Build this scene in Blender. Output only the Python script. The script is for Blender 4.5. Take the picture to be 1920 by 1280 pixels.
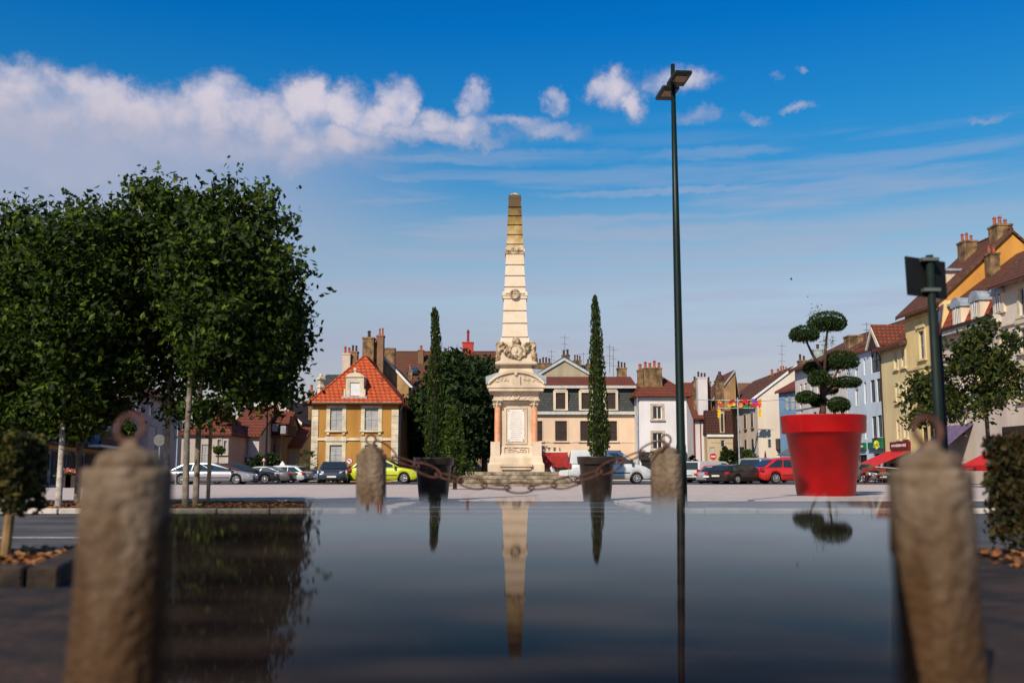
import bpy, bmesh, math, random
from mathutils import Vector, Matrix
R = math.radians
rnd = random.Random(7)
for o in list(bpy.data.objects): bpy.data.objects.remove(o)
scene = bpy.context.scene
COL = scene.collection
# ------------------------------------------------------------ camera
F = 35/36*1920.0; YH = 885.0; CH = 0.64
PITCH = math.atan((YH-640)/F)
cd = bpy.data.cameras.new('camera'); cam = bpy.data.objects.new('camera', cd); COL.objects.link(cam)
cd.lens = 35; cd.sensor_width = 36; cd.clip_start = 0.05; cd.clip_end = 3000
cam.location = (0, 0, CH); cam.rotation_euler = (R(90)+PITCH, 0, 0)
cd.dof.use_dof = True; cd.dof.focus_distance = 46; cd.dof.aperture_fstop = 1.5
scene.camera = cam
CAMR = Matrix.Rotation(R(90)+PITCH, 3, 'X'); CAM = Vector((0, 0, CH))
def ray(px, py):
    return CAMR @ Vector(((px-960)/F, -(py-640)/F, -1))
def P(px, py, D):
    d = ray(px, py); return CAM + d*(D/d.y)
def GX(px, D): return P(px, YH, D).x
def ZY(py, D): return P(960, py, D).z
# ------------------------------------------------------------ light
SUN_AZ = R(207); SUN_EL = R(38)          # azimuth clockwise from +Y
sd = Vector((math.sin(SUN_AZ)*math.cos(SUN_EL), math.cos(SUN_AZ)*math.cos(SUN_EL), math.sin(SUN_EL)))
sl = bpy.data.lights.new('sun', 'SUN'); sl.energy = 4.7; sl.angle = R(0.5); sl.color = (1.0, 0.87, 0.70)
so = bpy.data.objects.new('sun', sl); COL.objects.link(so); so.rotation_euler = sd.to_track_quat('Z', 'Y').to_euler()
scene.view_settings.view_transform = 'Standard'; scene.view_settings.look = 'None'
scene.view_settings.exposure = 0.2; scene.view_settings.gamma = 1
def build_world():
    w = bpy.data.worlds.new("World"); scene.world = w; w.use_nodes = True
    nt = w.node_tree; N = nt.nodes; Lk = nt.links; N.clear()
    def n(t, **k):
        x = N.new(t)
        for a, b in k.items(): setattr(x, a, b)
        return x
    def math_(op, a, b=None, c=None):
        m = n('ShaderNodeMath', operation=op)
        for i, v in enumerate((a, b, c)):
            if v is None: continue
            if isinstance(v, (int, float)): m.inputs[i].default_value = v
            else: Lk.new(v, m.inputs[i])
        return m.outputs[0]
    def sstep(v, a, b, t0=0.0, t1=1.0):
        m = n('ShaderNodeMapRange', interpolation_type='SMOOTHSTEP')
        Lk.new(v, m.inputs[0]); m.inputs[1].default_value = a; m.inputs[2].default_value = b
        m.inputs[3].default_value = t0; m.inputs[4].default_value = t1
        return m.outputs[0]
    tc = n('ShaderNodeTexCoord'); sp = n('ShaderNodeSeparateXYZ'); Lk.new(tc.outputs['Generated'], sp.inputs[0])
    X, Y, Z = sp.outputs
    el = math_('MULTIPLY', math_('ARCSINE', Z), 57.2958)
    az = math_('MULTIPLY', math_('ARCTAN2', X, Y), 57.2958)
    sky = n('ShaderNodeTexSky', sky_type='NISHITA'); sky.sun_disc = False
    sky.sun_elevation = SUN_EL; sky.sun_rotation = SUN_AZ; sky.air_density = 1.0; sky.dust_density = 1.0; sky.ozone_density = 2.0
    rp = n('ShaderNodeValToRGB'); cr = rp.color_ramp
    Lk.new(math_('DIVIDE', el, 90.0), rp.inputs[0])
    stops = [(0.0, (.70, .54, .53)), (0.05, (.70, .55, .54)), (0.08, (.73, .58, .57)), (0.11, (.82, .74, .68)), (0.148, (.60, .73, .71)), (0.184, (.16, .61, .80)), (0.214, (.08, .60, .86)), (0.278, (.006, .49, .94)), (0.33, (.004, .42, .9)), (0.5, (.12, .45, .8)), (1.0, (.4, .6, .8))]
    cr.elements[0].position, cr.elements[0].color = stops[0][0], (*stops[0][1], 1)
    cr.elements[1].position, cr.elements[1].color = stops[-1][0], (*stops[-1][1], 1)
    for p_, c_ in stops[1:-1]:
        e = cr.elements.new(p_); e.color = (*c_, 1)
    mul = n('ShaderNodeMix', data_type='RGBA', blend_type='MULTIPLY'); mul.inputs[0].default_value = 1
    Lk.new(sky.outputs[0], mul.inputs[6]); Lk.new(rp.outputs[0], mul.inputs[7])
    # clouds: noise-bent ellipses in azimuth / elevation, as they stood over the town
    ns = n('ShaderNodeTexNoise'); ns.inputs['Scale'].default_value = 13; ns.inputs['Detail'].default_value = 7; ns.inputs['Roughness'].default_value = .62
    Lk.new(tc.outputs['Generated'], ns.inputs['Vector'])
    sn = n('ShaderNodeSeparateColor'); Lk.new(ns.outputs['Color'], sn.inputs[0])
    az2 = math_('ADD', az, math_('MULTIPLY', math_('SUBTRACT', sn.outputs[0], .5), 2.6))
    el2 = math_('ADD', el, math_('MULTIPLY', math_('SUBTRACT', sn.outputs[1], .5), 2.6))
    nf = n('ShaderNodeTexNoise'); nf.inputs['Scale'].default_value = 45; nf.inputs['Detail'].default_value = 8; nf.inputs['Roughness'].default_value = .65
    Lk.new(tc.outputs['Generated'], nf.inputs['Vector']); sf = n('ShaderNodeSeparateColor'); Lk.new(nf.outputs['Color'], sf.inputs[0])
    az2 = math_('ADD', az2, math_('MULTIPLY', math_('SUBTRACT', sf.outputs[0], .5), 2.2)); el2 = math_('ADD', el2, math_('MULTIPLY', math_('SUBTRACT', sf.outputs[1], .5), 1.8))
    def azel(px, py):
        d = ray(px, py).normalized(); return math.degrees(math.atan2(d.x, d.y)), math.degrees(math.asin(d.z))
    blobs = [(-140, 215, 150, 80), (40, 205, 120, 85), (60, 290, 230, 60), (170, 205, 105, 70), (290, 235, 150, 72), (400, 205, 85, 75), (480, 235, 95, 65), (575, 195, 75, 62), (690, 225, 60, 50), (330, 275, 420, 48), (820, 235, 60, 34), (950, 235, 110, 16),
             (645, 195, 48, 58), (600, 260, 160, 45), (745, 195, 62, 60), (760, 250, 80, 28), (885, 185, 40, 42), (880, 240, 60, 34), (820, 262, 190, 20), (1040, 190, 36, 34), (1030, 250, 80, 22),
             (1150, 172, 62, 44), (1195, 200, 36, 34), (1270, 152, 78, 34), (1310, 225, 50, 18), (1440, 143, 16, 6), (1497, 130, 12, 9), (1495, 203, 34, 12), (1420, 228, 30, 12), (1860, 215, 34, 8), (-400, 240, 200, 80)]
    dens = None
    for (bx, by, rx, ry) in blobs:
        a, e = azel(bx, by); ra = rx/F*57.3; re = ry/F*57.3
        q = math_('ADD', math_('POWER', math_('ABSOLUTE', math_('DIVIDE', math_('SUBTRACT', az2, a), ra)), 2.0),
                  math_('POWER', math_('ABSOLUTE', math_('DIVIDE', math_('SUBTRACT', el2, e), re)), 2.0))
        v = math_('SUBTRACT', 1.0, q)
        amp = min(1.0, .30 + ry/85.0)
        v = math_('MULTIPLY', v, amp)
        dens = v if dens is None else math_('SMOOTH_MAX', dens, v, 0.15)
    dn = sstep(dens, -.10, .85)
    # texture inside the cumulus
    n2 = n('ShaderNodeTexNoise'); n2.inputs['Scale'].default_value = 26; n2.inputs['Detail'].default_value = 6
    Lk.new(tc.outputs['Generated'], n2.inputs['Vector'])
    dn = math_('MULTIPLY', dn, sstep(n2.outputs[0], .30, .60, .42, .97))
    dn = math_('MULTIPLY', dn, sstep(el2, 16.2, 18.8, .25, 1.0))
    # veil of thin level streaks lower down
    mp = n('ShaderNodeMapping'); mp.inputs['Scale'].default_value = (4, 4, 46); mp.inputs['Rotation'].default_value = (0, .03, 0)
    Lk.new(tc.outputs['Generated'], mp.inputs[0])
    n3 = n('ShaderNodeTexNoise'); n3.inputs['Scale'].default_value = 1.0; n3.inputs['Detail'].default_value = 6; n3.inputs['Roughness'].default_value = .55
    Lk.new(mp.outputs[0], n3.inputs['Vector'])
    st = math_('MULTIPLY', sstep(n3.outputs[0], .44, .64), math_('MULTIPLY', sstep(el, 2.0, 9.0), sstep(el, 21, 14)))
    st = math_('MULTIPLY', st, .5)
    # soft haze under the cumulus on the left
    hz = math_('MULTIPLY', math_('MULTIPLY', sstep(el, 20.5, 17.5), sstep(el, 7, 14)), sstep(az, 0.0, -22.0, 0, .85))
    vb = None
    for (bx, by, rx, ry, am) in ((1230, 361, 260, 8, .6), (1120, 410, 280, 9, .5), (1300, 436, 420, 22, .55), (1560, 360, 90, 14, .3), (1000, 296, 260, 16, .35), (1330, 290, 170, 12, .35), (800, 300, 240, 9, .4), (740, 335, 70, 7, .4), (1700, 410, 260, 26, .45), (900, 470, 420, 26, .5), (1250, 480, 400, 22, .5), (1150, 530, 600, 30, .35)):
        a, e = azel(bx, by); ra = rx/F*57.3; re = ry/F*57.3
        q = math_('ADD', math_('POWER', math_('ABSOLUTE', math_('DIVIDE', math_('SUBTRACT', az2, a), ra)), 2.0), math_('POWER', math_('ABSOLUTE', math_('DIVIDE', math_('SUBTRACT', math_('ADD', el, math_('MULTIPLY', math_('SUBTRACT', el2, el), .35)), e), re)), 2.0))
        v = math_('MULTIPLY', sstep(q, 1.3, 0.0), am); vb = v if vb is None else math_('MAXIMUM', vb, v)
    vb = math_('MULTIPLY', vb, sstep(n3.outputs[0], .34, .56, .35, 1.0))
    veil = math_('MAXIMUM', math_('MAXIMUM', st, vb), hz)
    m1 = n('ShaderNodeMix', data_type='RGBA'); Lk.new(veil, m1.inputs[0]); Lk.new(mul.outputs[2], m1.inputs[6]); m1.inputs[7].default_value = (2.6, 2.9, 3.9, 1)
    m2 = n('ShaderNodeMix', data_type='RGBA'); Lk.new(dn, m2.inputs[0]); Lk.new(m1.outputs[2], m2.inputs[6])
    cc = n('ShaderNodeMix', data_type='RGBA'); Lk.new(math_('MULTIPLY', sstep(math_('ADD', dens, math_('MULTIPLY', n2.outputs[0], .9)), .55, 1.25), sstep(el2, 17.2, 20.8, .45, 1.0)), cc.inputs[0])
    cc.inputs[6].default_value = (2.7, 2.65, 3.4, 1); cc.inputs[7].default_value = (4.5, 4.15, 4.7, 1)
    Lk.new(cc.outputs[2], m2.inputs[7])
    bg = n('ShaderNodeBackground'); Lk.new(m2.outputs[2], bg.inputs[0]); bg.inputs[1].default_value = 0.13
    out = n('ShaderNodeOutputWorld'); Lk.new(bg.outputs[0], out.inputs[0])
build_world()
# ------------------------------------------------------------ materials
MATS = {}
def mat(key, col, rough=.8, var=.12, scale=3.0, bump=.0, bscale=20, metal=0, spec=.4, col2=None, streak=0, dirt=None, coat=0, trans=0):
    if key in MATS: return MATS[key]
    m = bpy.data.materials.new(key); m.use_nodes = True; nt = m.node_tree; N = nt.nodes; L = nt.links
    b = N['Principled BSDF']; b.inputs['Roughness'].default_value = rough; b.inputs['Metallic'].default_value = metal
    b.inputs['Specular IOR Level'].default_value = spec; b.inputs['Coat Weight'].default_value = coat
    tc = N.new('ShaderNodeTexCoord'); nz = N.new('ShaderNodeTexNoise'); nz.inputs['Scale'].default_value = scale; nz.inputs['Detail'].default_value = 6
    if streak:
        mp = N.new('ShaderNodeMapping'); mp.inputs['Scale'].default_value = (1, 1, 1/streak); L.new(tc.outputs['Object'], mp.inputs[0]); L.new(mp.outputs[0], nz.inputs['Vector'])
    else: L.new(tc.outputs['Object'], nz.inputs['Vector'])
    rp = N.new('ShaderNodeValToRGB'); L.new(nz.outputs[0], rp.inputs[0])
    c2 = col2 if col2 else tuple(c*(1-var*2.2) for c in col)
    rp.color_ramp.elements[0].position = .32; rp.color_ramp.elements[0].color = (*c2, 1)
    rp.color_ramp.elements[1].position = .68; rp.color_ramp.elements[1].color = (*[min(1, c*(1+var*.6)) for c in col], 1)
    outc = rp.outputs[0]
    if dirt:
        n2 = N.new('ShaderNodeTexNoise'); n2.inputs['Scale'].default_value = dirt[1]; n2.inputs['Detail'].default_value = 8; n2.inputs['Roughness'].default_value = .7
        mp2 = N.new('ShaderNodeMapping'); mp2.inputs['Scale'].default_value = (1, 1, .3); mp2.inputs['Location'].default_value = (3, 1, 2)
        L.new(tc.outputs['Object'], mp2.inputs[0]); L.new(mp2.outputs[0], n2.inputs['Vector'])
        r2 = N.new('ShaderNodeMapRange'); r2.inputs[1].default_value = dirt[2]; r2.inputs[2].default_value = dirt[2]+.15; L.new(n2.outputs[0], r2.inputs[0])
        r2.inputs[4].default_value = .8
        mx = N.new('ShaderNodeMix'); mx.data_type = 'RGBA'; L.new(r2.outputs[0], mx.inputs[0]); L.new(outc, mx.inputs[6]); mx.inputs[7].default_value = (*dirt[0], 1)
        outc = mx.outputs[2]
    L.new(outc, b.inputs['Base Color'])
    if bump:
        n3 = N.new('ShaderNodeTexNoise'); n3.inputs['Scale'].default_value = bscale; n3.inputs['Detail'].default_value = 5; L.new(tc.outputs['Object'], n3.inputs['Vector'])
        bp = N.new('ShaderNodeBump'); bp.inputs['Strength'].default_value = bump; bp.inputs['Distance'].default_value = .03
        L.new(n3.outputs[0], bp.inputs['Height']); L.new(bp.outputs[0], b.inputs['Normal'])
    if trans:
        tr = N.new('ShaderNodeBsdfTranslucent'); L.new(outc, tr.inputs[0]); ms = N.new('ShaderNodeMixShader'); ms.inputs[0].default_value = trans
        L.new(b.outputs[0], ms.inputs[1]); L.new(tr.outputs[0], ms.inputs[2]); L.new(ms.outputs[0], N['Material Output'].inputs[0])
    MATS[key] = m; return m
def brickmat(key, c1, c2, mortar, bw=.28, bh=.3, ms=.03, bump=.6, rough=.85, stain=None):
    """rows of tiles / bricks / slates in the frame of their own building"""
    if key in MATS: return MATS[key]
    m = bpy.data.materials.new(key); m.use_nodes = True; nt = m.node_tree; N = nt.nodes; L = nt.links
    b = N['Principled BSDF']; b.inputs['Roughness'].default_value = rough; b.inputs['Specular IOR Level'].default_value = .25
    tc = N.new('ShaderNodeTexCoord'); sp = N.new('ShaderNodeSeparateXYZ'); L.new(tc.outputs['Object'], sp.inputs[0])
    ad = N.new('ShaderNodeMath'); L.new(sp.outputs[0], ad.inputs[0]); L.new(sp.outputs[1], ad.inputs[1])
    cb = N.new('ShaderNodeCombineXYZ'); L.new(ad.outputs[0], cb.inputs[0]); L.new(sp.outputs[2], cb.inputs[1])
    br = N.new('ShaderNodeTexBrick'); L.new(cb.outputs[0], br.inputs['Vector']); br.inputs['Scale'].default_value = 1
    br.inputs['Brick Width'].default_value = bw; br.inputs['Row Height'].default_value = bh; br.inputs['Mortar Size'].default_value = ms
    br.inputs['Mortar Smooth'].default_value = .3
    br.inputs['Color1'].default_value = (*c1, 1); br.inputs['Color2'].default_value = (*c2, 1); br.inputs['Mortar'].default_value = (*mortar, 1)
    nz = N.new('ShaderNodeTexNoise'); nz.inputs['Scale'].default_value = 1.1; nz.inputs['Detail'].default_value = 8; nz.inputs['Roughness'].default_value = .7; L.new(tc.outputs['Object'], nz.inputs['Vector'])
    r2 = N.new('ShaderNodeMapRange'); r2.inputs[1].default_value = .4; r2.inputs[2].default_value = .7; r2.inputs[4].default_value = .75; L.new(nz.outputs[0], r2.inputs[0])
    mx = N.new('ShaderNodeMix'); mx.data_type = 'RGBA'; L.new(r2.outputs[0], mx.inputs[0]); L.new(br.outputs[0], mx.inputs[6])
    st = stain if stain else tuple(c*.6 for c in c1); mx.inputs[7].default_value = (*st, 1)
    L.new(mx.outputs[2], b.inputs['Base Color'])
    bp = N.new('ShaderNodeBump'); bp.inputs['Strength'].default_value = bump; bp.inputs['Distance'].default_value = .05; bp.invert = True
    L.new(br.outputs['Fac'], bp.inputs['Height']); L.new(bp.outputs[0], b.inputs['Normal'])
    MATS[key] = m; return m
def emitmat(key, col, e):
    m = mat(key, col, .4); m.node_tree.nodes['Principled BSDF'].inputs['Emission Color'].default_value = (*col, 1)
    m.node_tree.nodes['Principled BSDF'].inputs['Emission Strength'].default_value = e; return m
GLASS = mat('window_glass', (.018, .022, .026), .06, .1, spec=.6)
CARGL = mat('car_glass', (.02, .03, .03), .04, .1, spec=.7)
WHITE = mat('white_paint', (.70, .68, .63), .55, .08, 2)
CREAMT = mat('cream_trim', (.62, .53, .38), .8, .15, 2, dirt=((.30, .24, .16), 3, .60))
DARKW = mat('dark_wood', (.035, .018, .012), .6, .2, 4)
GREYSH = mat('grey_shutter', (.36, .36, .35), .7, .1, 3)
PALESH = mat('pale_shutter', (.50, .45, .42), .7, .1, 3)
ZINC = mat('zinc', (.33, .38, .42), .5, .15, 3, metal=.2)
BLACK = mat('black_metal', (.008, .009, .009), .55, .2, spec=.2)
RUST = mat('rusty_iron', (.10, .035, .02), .75, .3, 30, bump=.4, bscale=90)
TILE_OR = brickmat('orange_tiles', (.58, .105, .022), (.46, .075, .018), (.16, .03, .012), .32, .24, .045, bump=.9, stain=(.42, .08, .03))
TILE_RD = brickmat('red_tiles', (.24, .055, .025), (.17, .042, .022), (.05, .018, .012), .3, .26, .04, stain=(.12, .04, .022))
TILE_BR = brickmat('brown_tiles', (.17, .058, .03), (.11, .04, .025), (.035, .016, .01), .3, .26, .04, stain=(.09, .04, .022))
TILE_DK = brickmat('dark_tiles', (.09, .03, .02), (.065, .026, .018), (.02, .01, .008), .3, .26, .04)
SLATE = brickmat('slate', (.07, .075, .07), (.05, .055, .052), (.02, .02, .02), .3, .2, .02)
BRICKC = brickmat('chimney_brick', (.30, .13, .06), (.22, .10, .05), (.25, .19, .12), .22, .08, .012, stain=(.14, .08, .04))
BRICKT = mat('chimney_render', (.27, .165, .075), .9, .35, 2, bump=.5, dirt=((.06, .035, .02), 2.6, .47))
POTM = mat('chimney_pot_clay', (.38, .09, .04), .8, .2, 8)
POTD = mat('chimney_pot_dark', (.06, .025, .02), .8, .2, 8)
# ------------------------------------------------------------ object helpers
MW = {}
def link(o): COL.objects.link(o)
def tag(o, label=None, cat=None, group=None, kind=None):
    if label: o['label'] = label
    if cat: o['category'] = cat
    if group: o['group'] = group
    if kind: o['kind'] = kind
    return o
def thing(name, label, cat, loc=(0, 0, 0), rz=0, group=None):
    o = bpy.data.objects.new(name, None); link(o); o.location = loc; o.rotation_euler = (0, 0, rz); o.empty_display_size = .2
    MW[o.name] = Matrix.Translation(Vector(loc)) @ Matrix.Rotation(rz, 4, 'Z')
    return tag(o, label, cat, group)
def obj(name, bm, m, parent=None, local=False, smooth=False, loc=None):
    """bm in world coordinates (or, with local=True, in the parent's own frame) -> ONE mesh object"""
    me = bpy.data.meshes.new(name)
    if parent is not None and not local:
        top = parent
        while top.parent: top = top.parent
        bm.transform(MW[top.name].inverted())
    if loc is not None: bm.transform(Matrix.Translation(-Vector(loc)))
    bmesh.ops.recalc_face_normals(bm, faces=bm.faces)
    bm.to_mesh(me); bm.free()
    if smooth:
        for p in me.polygons: p.use_smooth = True
    for x in (m if isinstance(m, (list, tuple)) else [m]): me.materials.append(x)
    o = bpy.data.objects.new(name, me); link(o)
    if parent is not None: o.parent = parent
    if loc is not None: o.location = loc; MW[o.name] = Matrix.Translation(Vector(loc))
    return o
def NB(): return bmesh.new()
def box(bm, x0, y0, z0, x1, y1, z1, M=None):
    v = [bm.verts.new(Vector((x, y, z)) if M is None else M @ Vector((x, y, z))) for x in (x0, x1) for y in (y0, y1) for z in (z0, z1)]
    for f in ((0, 1, 3, 2), (4, 6, 7, 5), (0, 4, 5, 1), (2, 3, 7, 6), (0, 2, 6, 4), (1, 5, 7, 3)): bm.faces.new([v[i] for i in f])
    return v
def bevel(bm, w, seg=2):
    bmesh.ops.bevel(bm, geom=list(bm.edges), offset=w, segments=seg, affect='EDGES', profile=.6, clamp_overlap=True)
def ring(bm, c, ax, r, seg, up=None):
    ax = Vector(ax).normalized(); a = ax.orthogonal().normalized() if up is None else (Vector(up)-ax*ax.dot(Vector(up))).normalized()
    b = ax.cross(a)
    return [bm.verts.new(Vector(c)+(a*math.cos(2*math.pi*i/seg)+b*math.sin(2*math.pi*i/seg))*r) for i in range(seg)]
def tube(bm, pts, rad, seg=8, caps=True, closed=False):
    pts = [Vector(p) for p in pts]; n_ = len(pts)
    if not isinstance(rad, (list, tuple)): rad = [rad]*n_
    rs = []; up = None
    for i, p in enumerate(pts):
        if closed: t = pts[(i+1) % n_]-pts[i-1]
        else: t = pts[min(i+1, n_-1)]-pts[max(i-1, 0)]
        if up is None: up = t.orthogonal()
        rs.append(ring(bm, p, t, rad[i], seg, up))
    for i in range(n_ if closed else n_-1):
        a, b = rs[i], rs[(i+1) % n_]
        for k in range(seg): bm.faces.new((a[k], a[(k+1) % seg], b[(k+1) % seg], b[k]))
    if caps and not closed: bm.faces.new(rs[0][::-1]); bm.faces.new(rs[-1])
def lathe(bm, prof, c=(0, 0, 0), seg=24, M=None, sq=False):
    """profile of (r, z); sq=True makes a square section of half-width r"""
    rs = []
    for (r, z) in prof:
        if sq: pts = [Vector((c[0]+sx*r, c[1]+sy*r, c[2]+z)) for sx, sy in ((-1, -1), (1, -1), (1, 1), (-1, 1))]
        else: pts = [Vector((c[0]+r*math.cos(2*math.pi*i/seg), c[1]+r*math.sin(2*math.pi*i/seg), c[2]+z)) for i in range(seg)]
        rs.append([bm.verts.new(p if M is None else M @ p) for p in pts])
    for a, b in zip(rs, rs[1:]):
        k_ = len(a)
        for k in range(k_): bm.faces.new((a[k], a[(k+1) % k_], b[(k+1) % k_], b[k]))
    bm.faces.new(rs[0][::-1]); bm.faces.new(rs[-1])
def prism(bm, pts, vec):
    """closed polygon extruded by vec"""
    a = [bm.verts.new(Vector(p)) for p in pts]; b = [bm.verts.new(Vector(p)+Vector(vec)) for p in pts]
    n_ = len(a); bm.faces.new(a); bm.faces.new(b[::-1])
    for i in range(n_): bm.faces.new((a[i], b[i], b[(i+1) % n_], a[(i+1) % n_]))
def ball(bm, c, r, sc=(1, 1, 1), u=12, v=8):
    ret = bmesh.ops.create_uvsphere(bm, u_segments=u, v_segments=v, radius=r)
    bmesh.ops.transform(bm, matrix=Matrix.Translation(Vector(c)) @ Matrix.Diagonal((*sc, 1)), verts=ret['verts'])
def text_bm(s, size, ext=.01, M=Matrix.Identity(4)):
    cu = bpy.data.curves.new('lettering', 'FONT'); cu.body = s; cu.size = size; cu.extrude = ext
    o = bpy.data.objects.new('lettering', cu); link(o); bpy.context.view_layer.update()
    me = bpy.data.meshes.new_from_object(o.evaluated_get(bpy.context.evaluated_depsgraph_get()))
    bpy.data.objects.remove(o); bm = NB(); bm.from_mesh(me); bpy.data.meshes.remove(me); bm.transform(M); return bm
def copy_tree(o, parent=None):
    c = o.copy(); link(c); c.parent = parent
    for ch in list(o.children): copy_tree(ch, c)
    return c
# leaves: many small bent quads through a volume
def leaf_mesh(name, pts, size, mats, parent, seed=1, flat=0.0, aspect=1.5, smooth=False):
    rr = random.Random(seed); V = []; Fc = []; mi = []
    top = parent
    while top.parent: top = top.parent
    inv = MW[top.name].inverted()
    for p in pts:
        s = size*(.6+.8*rr.random())
        a = Vector((rr.gauss(0, 1), rr.gauss(0, 1), rr.gauss(0, 1)-flat)).normalized()
        b = a.orthogonal().normalized(); b.rotate(Matrix.Rotation(rr.random()*6.28, 3, a)); c = a.cross(b)
        p = inv @ Vector(p); k = len(V)
        V += [p-b*s*aspect*.5, p+c*s*.42+a*s*.12, p+b*s*aspect*.5, p-c*s*.42+a*s*.12]
        Fc.append((k, k+1, k+2, k+3)); mi.append(min(len(mats)-1, int(rr.random()*len(mats))))
    me = bpy.data.meshes.new(name); me.from_pydata([tuple(v) for v in V], [], Fc)
    for m in mats: me.materials.append(m)
    me.polygons.foreach_set('material_index', mi); me.update()
    o = bpy.data.objects.new(name, me); link(o); o.parent = parent; return o
def clumps(c, rad, nclump, per, spread, seed, shell=.55, box_=None):
    """leaf positions gathered round clump centres inside an ellipsoid"""
    rr = random.Random(seed); out = []
    for i in range(nclump):
        while 1:
            d = Vector((rr.uniform(-1, 1), rr.uniform(-1, 1), rr.uniform(-1, 1)))
            if .05 < d.length < 1: break
        d = d.normalized()*(shell+(1-shell)*rr.random()**.6)*(.92+.16*rr.random())
        cc = Vector((c[0]+d.x*rad[0], c[1]+d.y*rad[1], c[2]+d.z*rad[2]))
        for k in range(per):
            out.append(cc+Vector((rr.gauss(0, spread), rr.gauss(0, spread), rr.gauss(0, spread*.8))))
    return out
LEAF = lambda k, c, t=.3: mat('leaf_'+k, c, .6, .2, 5, trans=t, spec=.2)
# ------------------------------------------------------------ ground
def sheet(name, pts, z, m, kind='structure'):
    bm = NB(); bm.faces.new([bm.verts.new((x, y, z)) for x, y in pts]); o = obj(name, bm, m)
    if kind: o['kind'] = kind
    return o
def pavemat(*a, **k):
    m = brickmat(*a, **k); nt = m.node_tree; sp = next(n for n in nt.nodes if n.type == 'SEPXYZ'); cb = next(n for n in nt.nodes if n.type == 'COMBXYZ')
    nt.links.new(sp.outputs[0], cb.inputs[0]); nt.links.new(sp.outputs[1], cb.inputs[1]); return m
ASPH = mat('asphalt', (.075, .072, .075), .85, .25, 1.2, bump=.3, bscale=60)
ASPHD = mat('worn_asphalt', (.10, .095, .10), .85, .3, .8, bump=.3, bscale=80, dirt=((.05, .045, .045), .6, .52))
PAVE = pavemat('pale_paving', (.50, .42, .37), (.46, .38, .34), (.34, .28, .24), 1.2, .8, .02, bump=.1, stain=(.38, .31, .27))
SOIL = mat('leafy_soil', (.11, .045, .018), .95, .6, 6, bump=1, bscale=30, col2=(.03, .015, .008))
STONEK = mat('kerb_stone', (.52, .46, .40), .8, .25, 3, bump=.3, bscale=30)
PAINT = mat('road_paint', (.62, .60, .56), .7, .2, 3)
sheet('ground', [(-900, -300), (900, -300), (900, 1500), (-900, 1500)], -.012, ASPHD)
def yg(py): return 1195.0/(py-885)
YK = yg(962)      # far kerb of the road, about 15.5 m
sheet('road', [(-60, 2.2), (60, 2.2), (60, YK), (-60, YK)], -.006, ASPH)
# raised square: paving from 18 m to the parked cars, with a darker strip near the road
bm = NB(); box(bm, -45, 22.5, -.005, 45, 50, .03); o = obj('square_paving', bm, PAVE); o['kind'] = 'structure'
sheet('pavement_strip', [(-45, YK+.35), (45, YK+.35), (45, 22.5), (-45, 22.5)], .004, ASPHD)
def kerb(pts, w=.32, h=.085, name='kerb'):
    bm = NB(); L_ = [Vector((x, y, 0)) for x, y in pts]
    for a, b in zip(L_, L_[1:]):
        d = (b-a); n_ = max(1, int(d.length/.8)); t = d.normalized(); s = Vector((-t.y, t.x, 0))*w
        for i in range(n_):
            p = a+d*(i/n_)+t*.012; q = a+d*((i+1)/n_)-t*.012; j = rnd.uniform(-.006, .006)
            prism(bm, [p, q, q+s, p+s], (0, 0, h+j))
    bevel(bm, .012, 1); o = obj(name, bm, STONEK); o['kind'] = 'structure'; return o
kerb([(-42, YK), (GX(705, YK), YK)])
kerb([(GX(735, YK), YK), (GX(790, yg(946)), yg(946))])
kerb([(GX(1150, yg(944)), yg(944)), (GX(1210, YK), YK)])
kerb([(GX(1222, YK-.0), YK), (42, YK+.2)])
# dropped kerb paving between the flares, crossing stripes
for i, py in enumerate((950.5, 958, 967, 977)):
    y = yg(py); e = .10+.02*i
    sheet('crossing_stripe', [(GX(770-i*18, y), y-e), (GX(1165+i*14, y), y-e), (GX(1165+i*14, y), y+e), (GX(770-i*18, y), y+e)], .012+(.0 if py < 962 else 0), PAINT)
sheet('road_line', [(-30, yg(1004)-.06), (GX(420, 9), yg(1004)-.06), (GX(420, 9), yg(1004)+.06), (-30, yg(1004)+.06)], .0, PAINT)
# planting strip under the trees, with fallen leaves
bm = NB(); box(bm, -30, YK+.36, 0, GX(575, 17), 19.2, .07); o = obj('planting_strip', bm, SOIL); o['kind'] = 'structure'
kerb([(-30, 19.2), (GX(575, 19.2), 19.2)], .18, .12, 'strip_edging')
def litter(name, x0, x1, y0, y1, z, n_, seed, excl=None):
    rr = random.Random(seed); V = []; Fc = []; mi = []
    for i in range(n_):
        p = Vector((rr.uniform(x0, x1), rr.uniform(y0, y1), z+rr.uniform(.003, .03))); s = rr.uniform(.025, .05); a = rr.random()*6.28; t = rr.uniform(-.5, .5)
        u = Vector((math.cos(a), math.sin(a), t)).normalized()*s; v = Vector((-math.sin(a), math.cos(a), rr.uniform(-.4, .4)))*s*.6; k = len(V)
        V += [p-u, p+v, p+u, p-v]; Fc.append((k, k+1, k+2, k+3)); mi.append(rr.randrange(3))
    me = bpy.data.meshes.new(name); me.from_pydata([tuple(v) for v in V], [], Fc)
    for m in (mat('leaf_rust', (.30, .10, .02), .7), mat('leaf_tan', (.34, .17, .06), .7), mat('leaf_umber', (.10, .04, .015), .7)): me.materials.append(m)
    me.polygons.foreach_set('material_index', mi); o = bpy.data.objects.new(name, me); link(o); o['kind'] = 'stuff'
    tag(o, 'fallen brown leaves lying on the soil '+('under the row of street trees' if seed == 1 else 'beside the clipped hedge at the left edge' if seed == 2 else 'below the hedge at the right edge'), 'leaf litter')
litter('leaf_litter', -9, GX(560, 17), YK+.4, 19, .07, 7000, 1)
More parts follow.
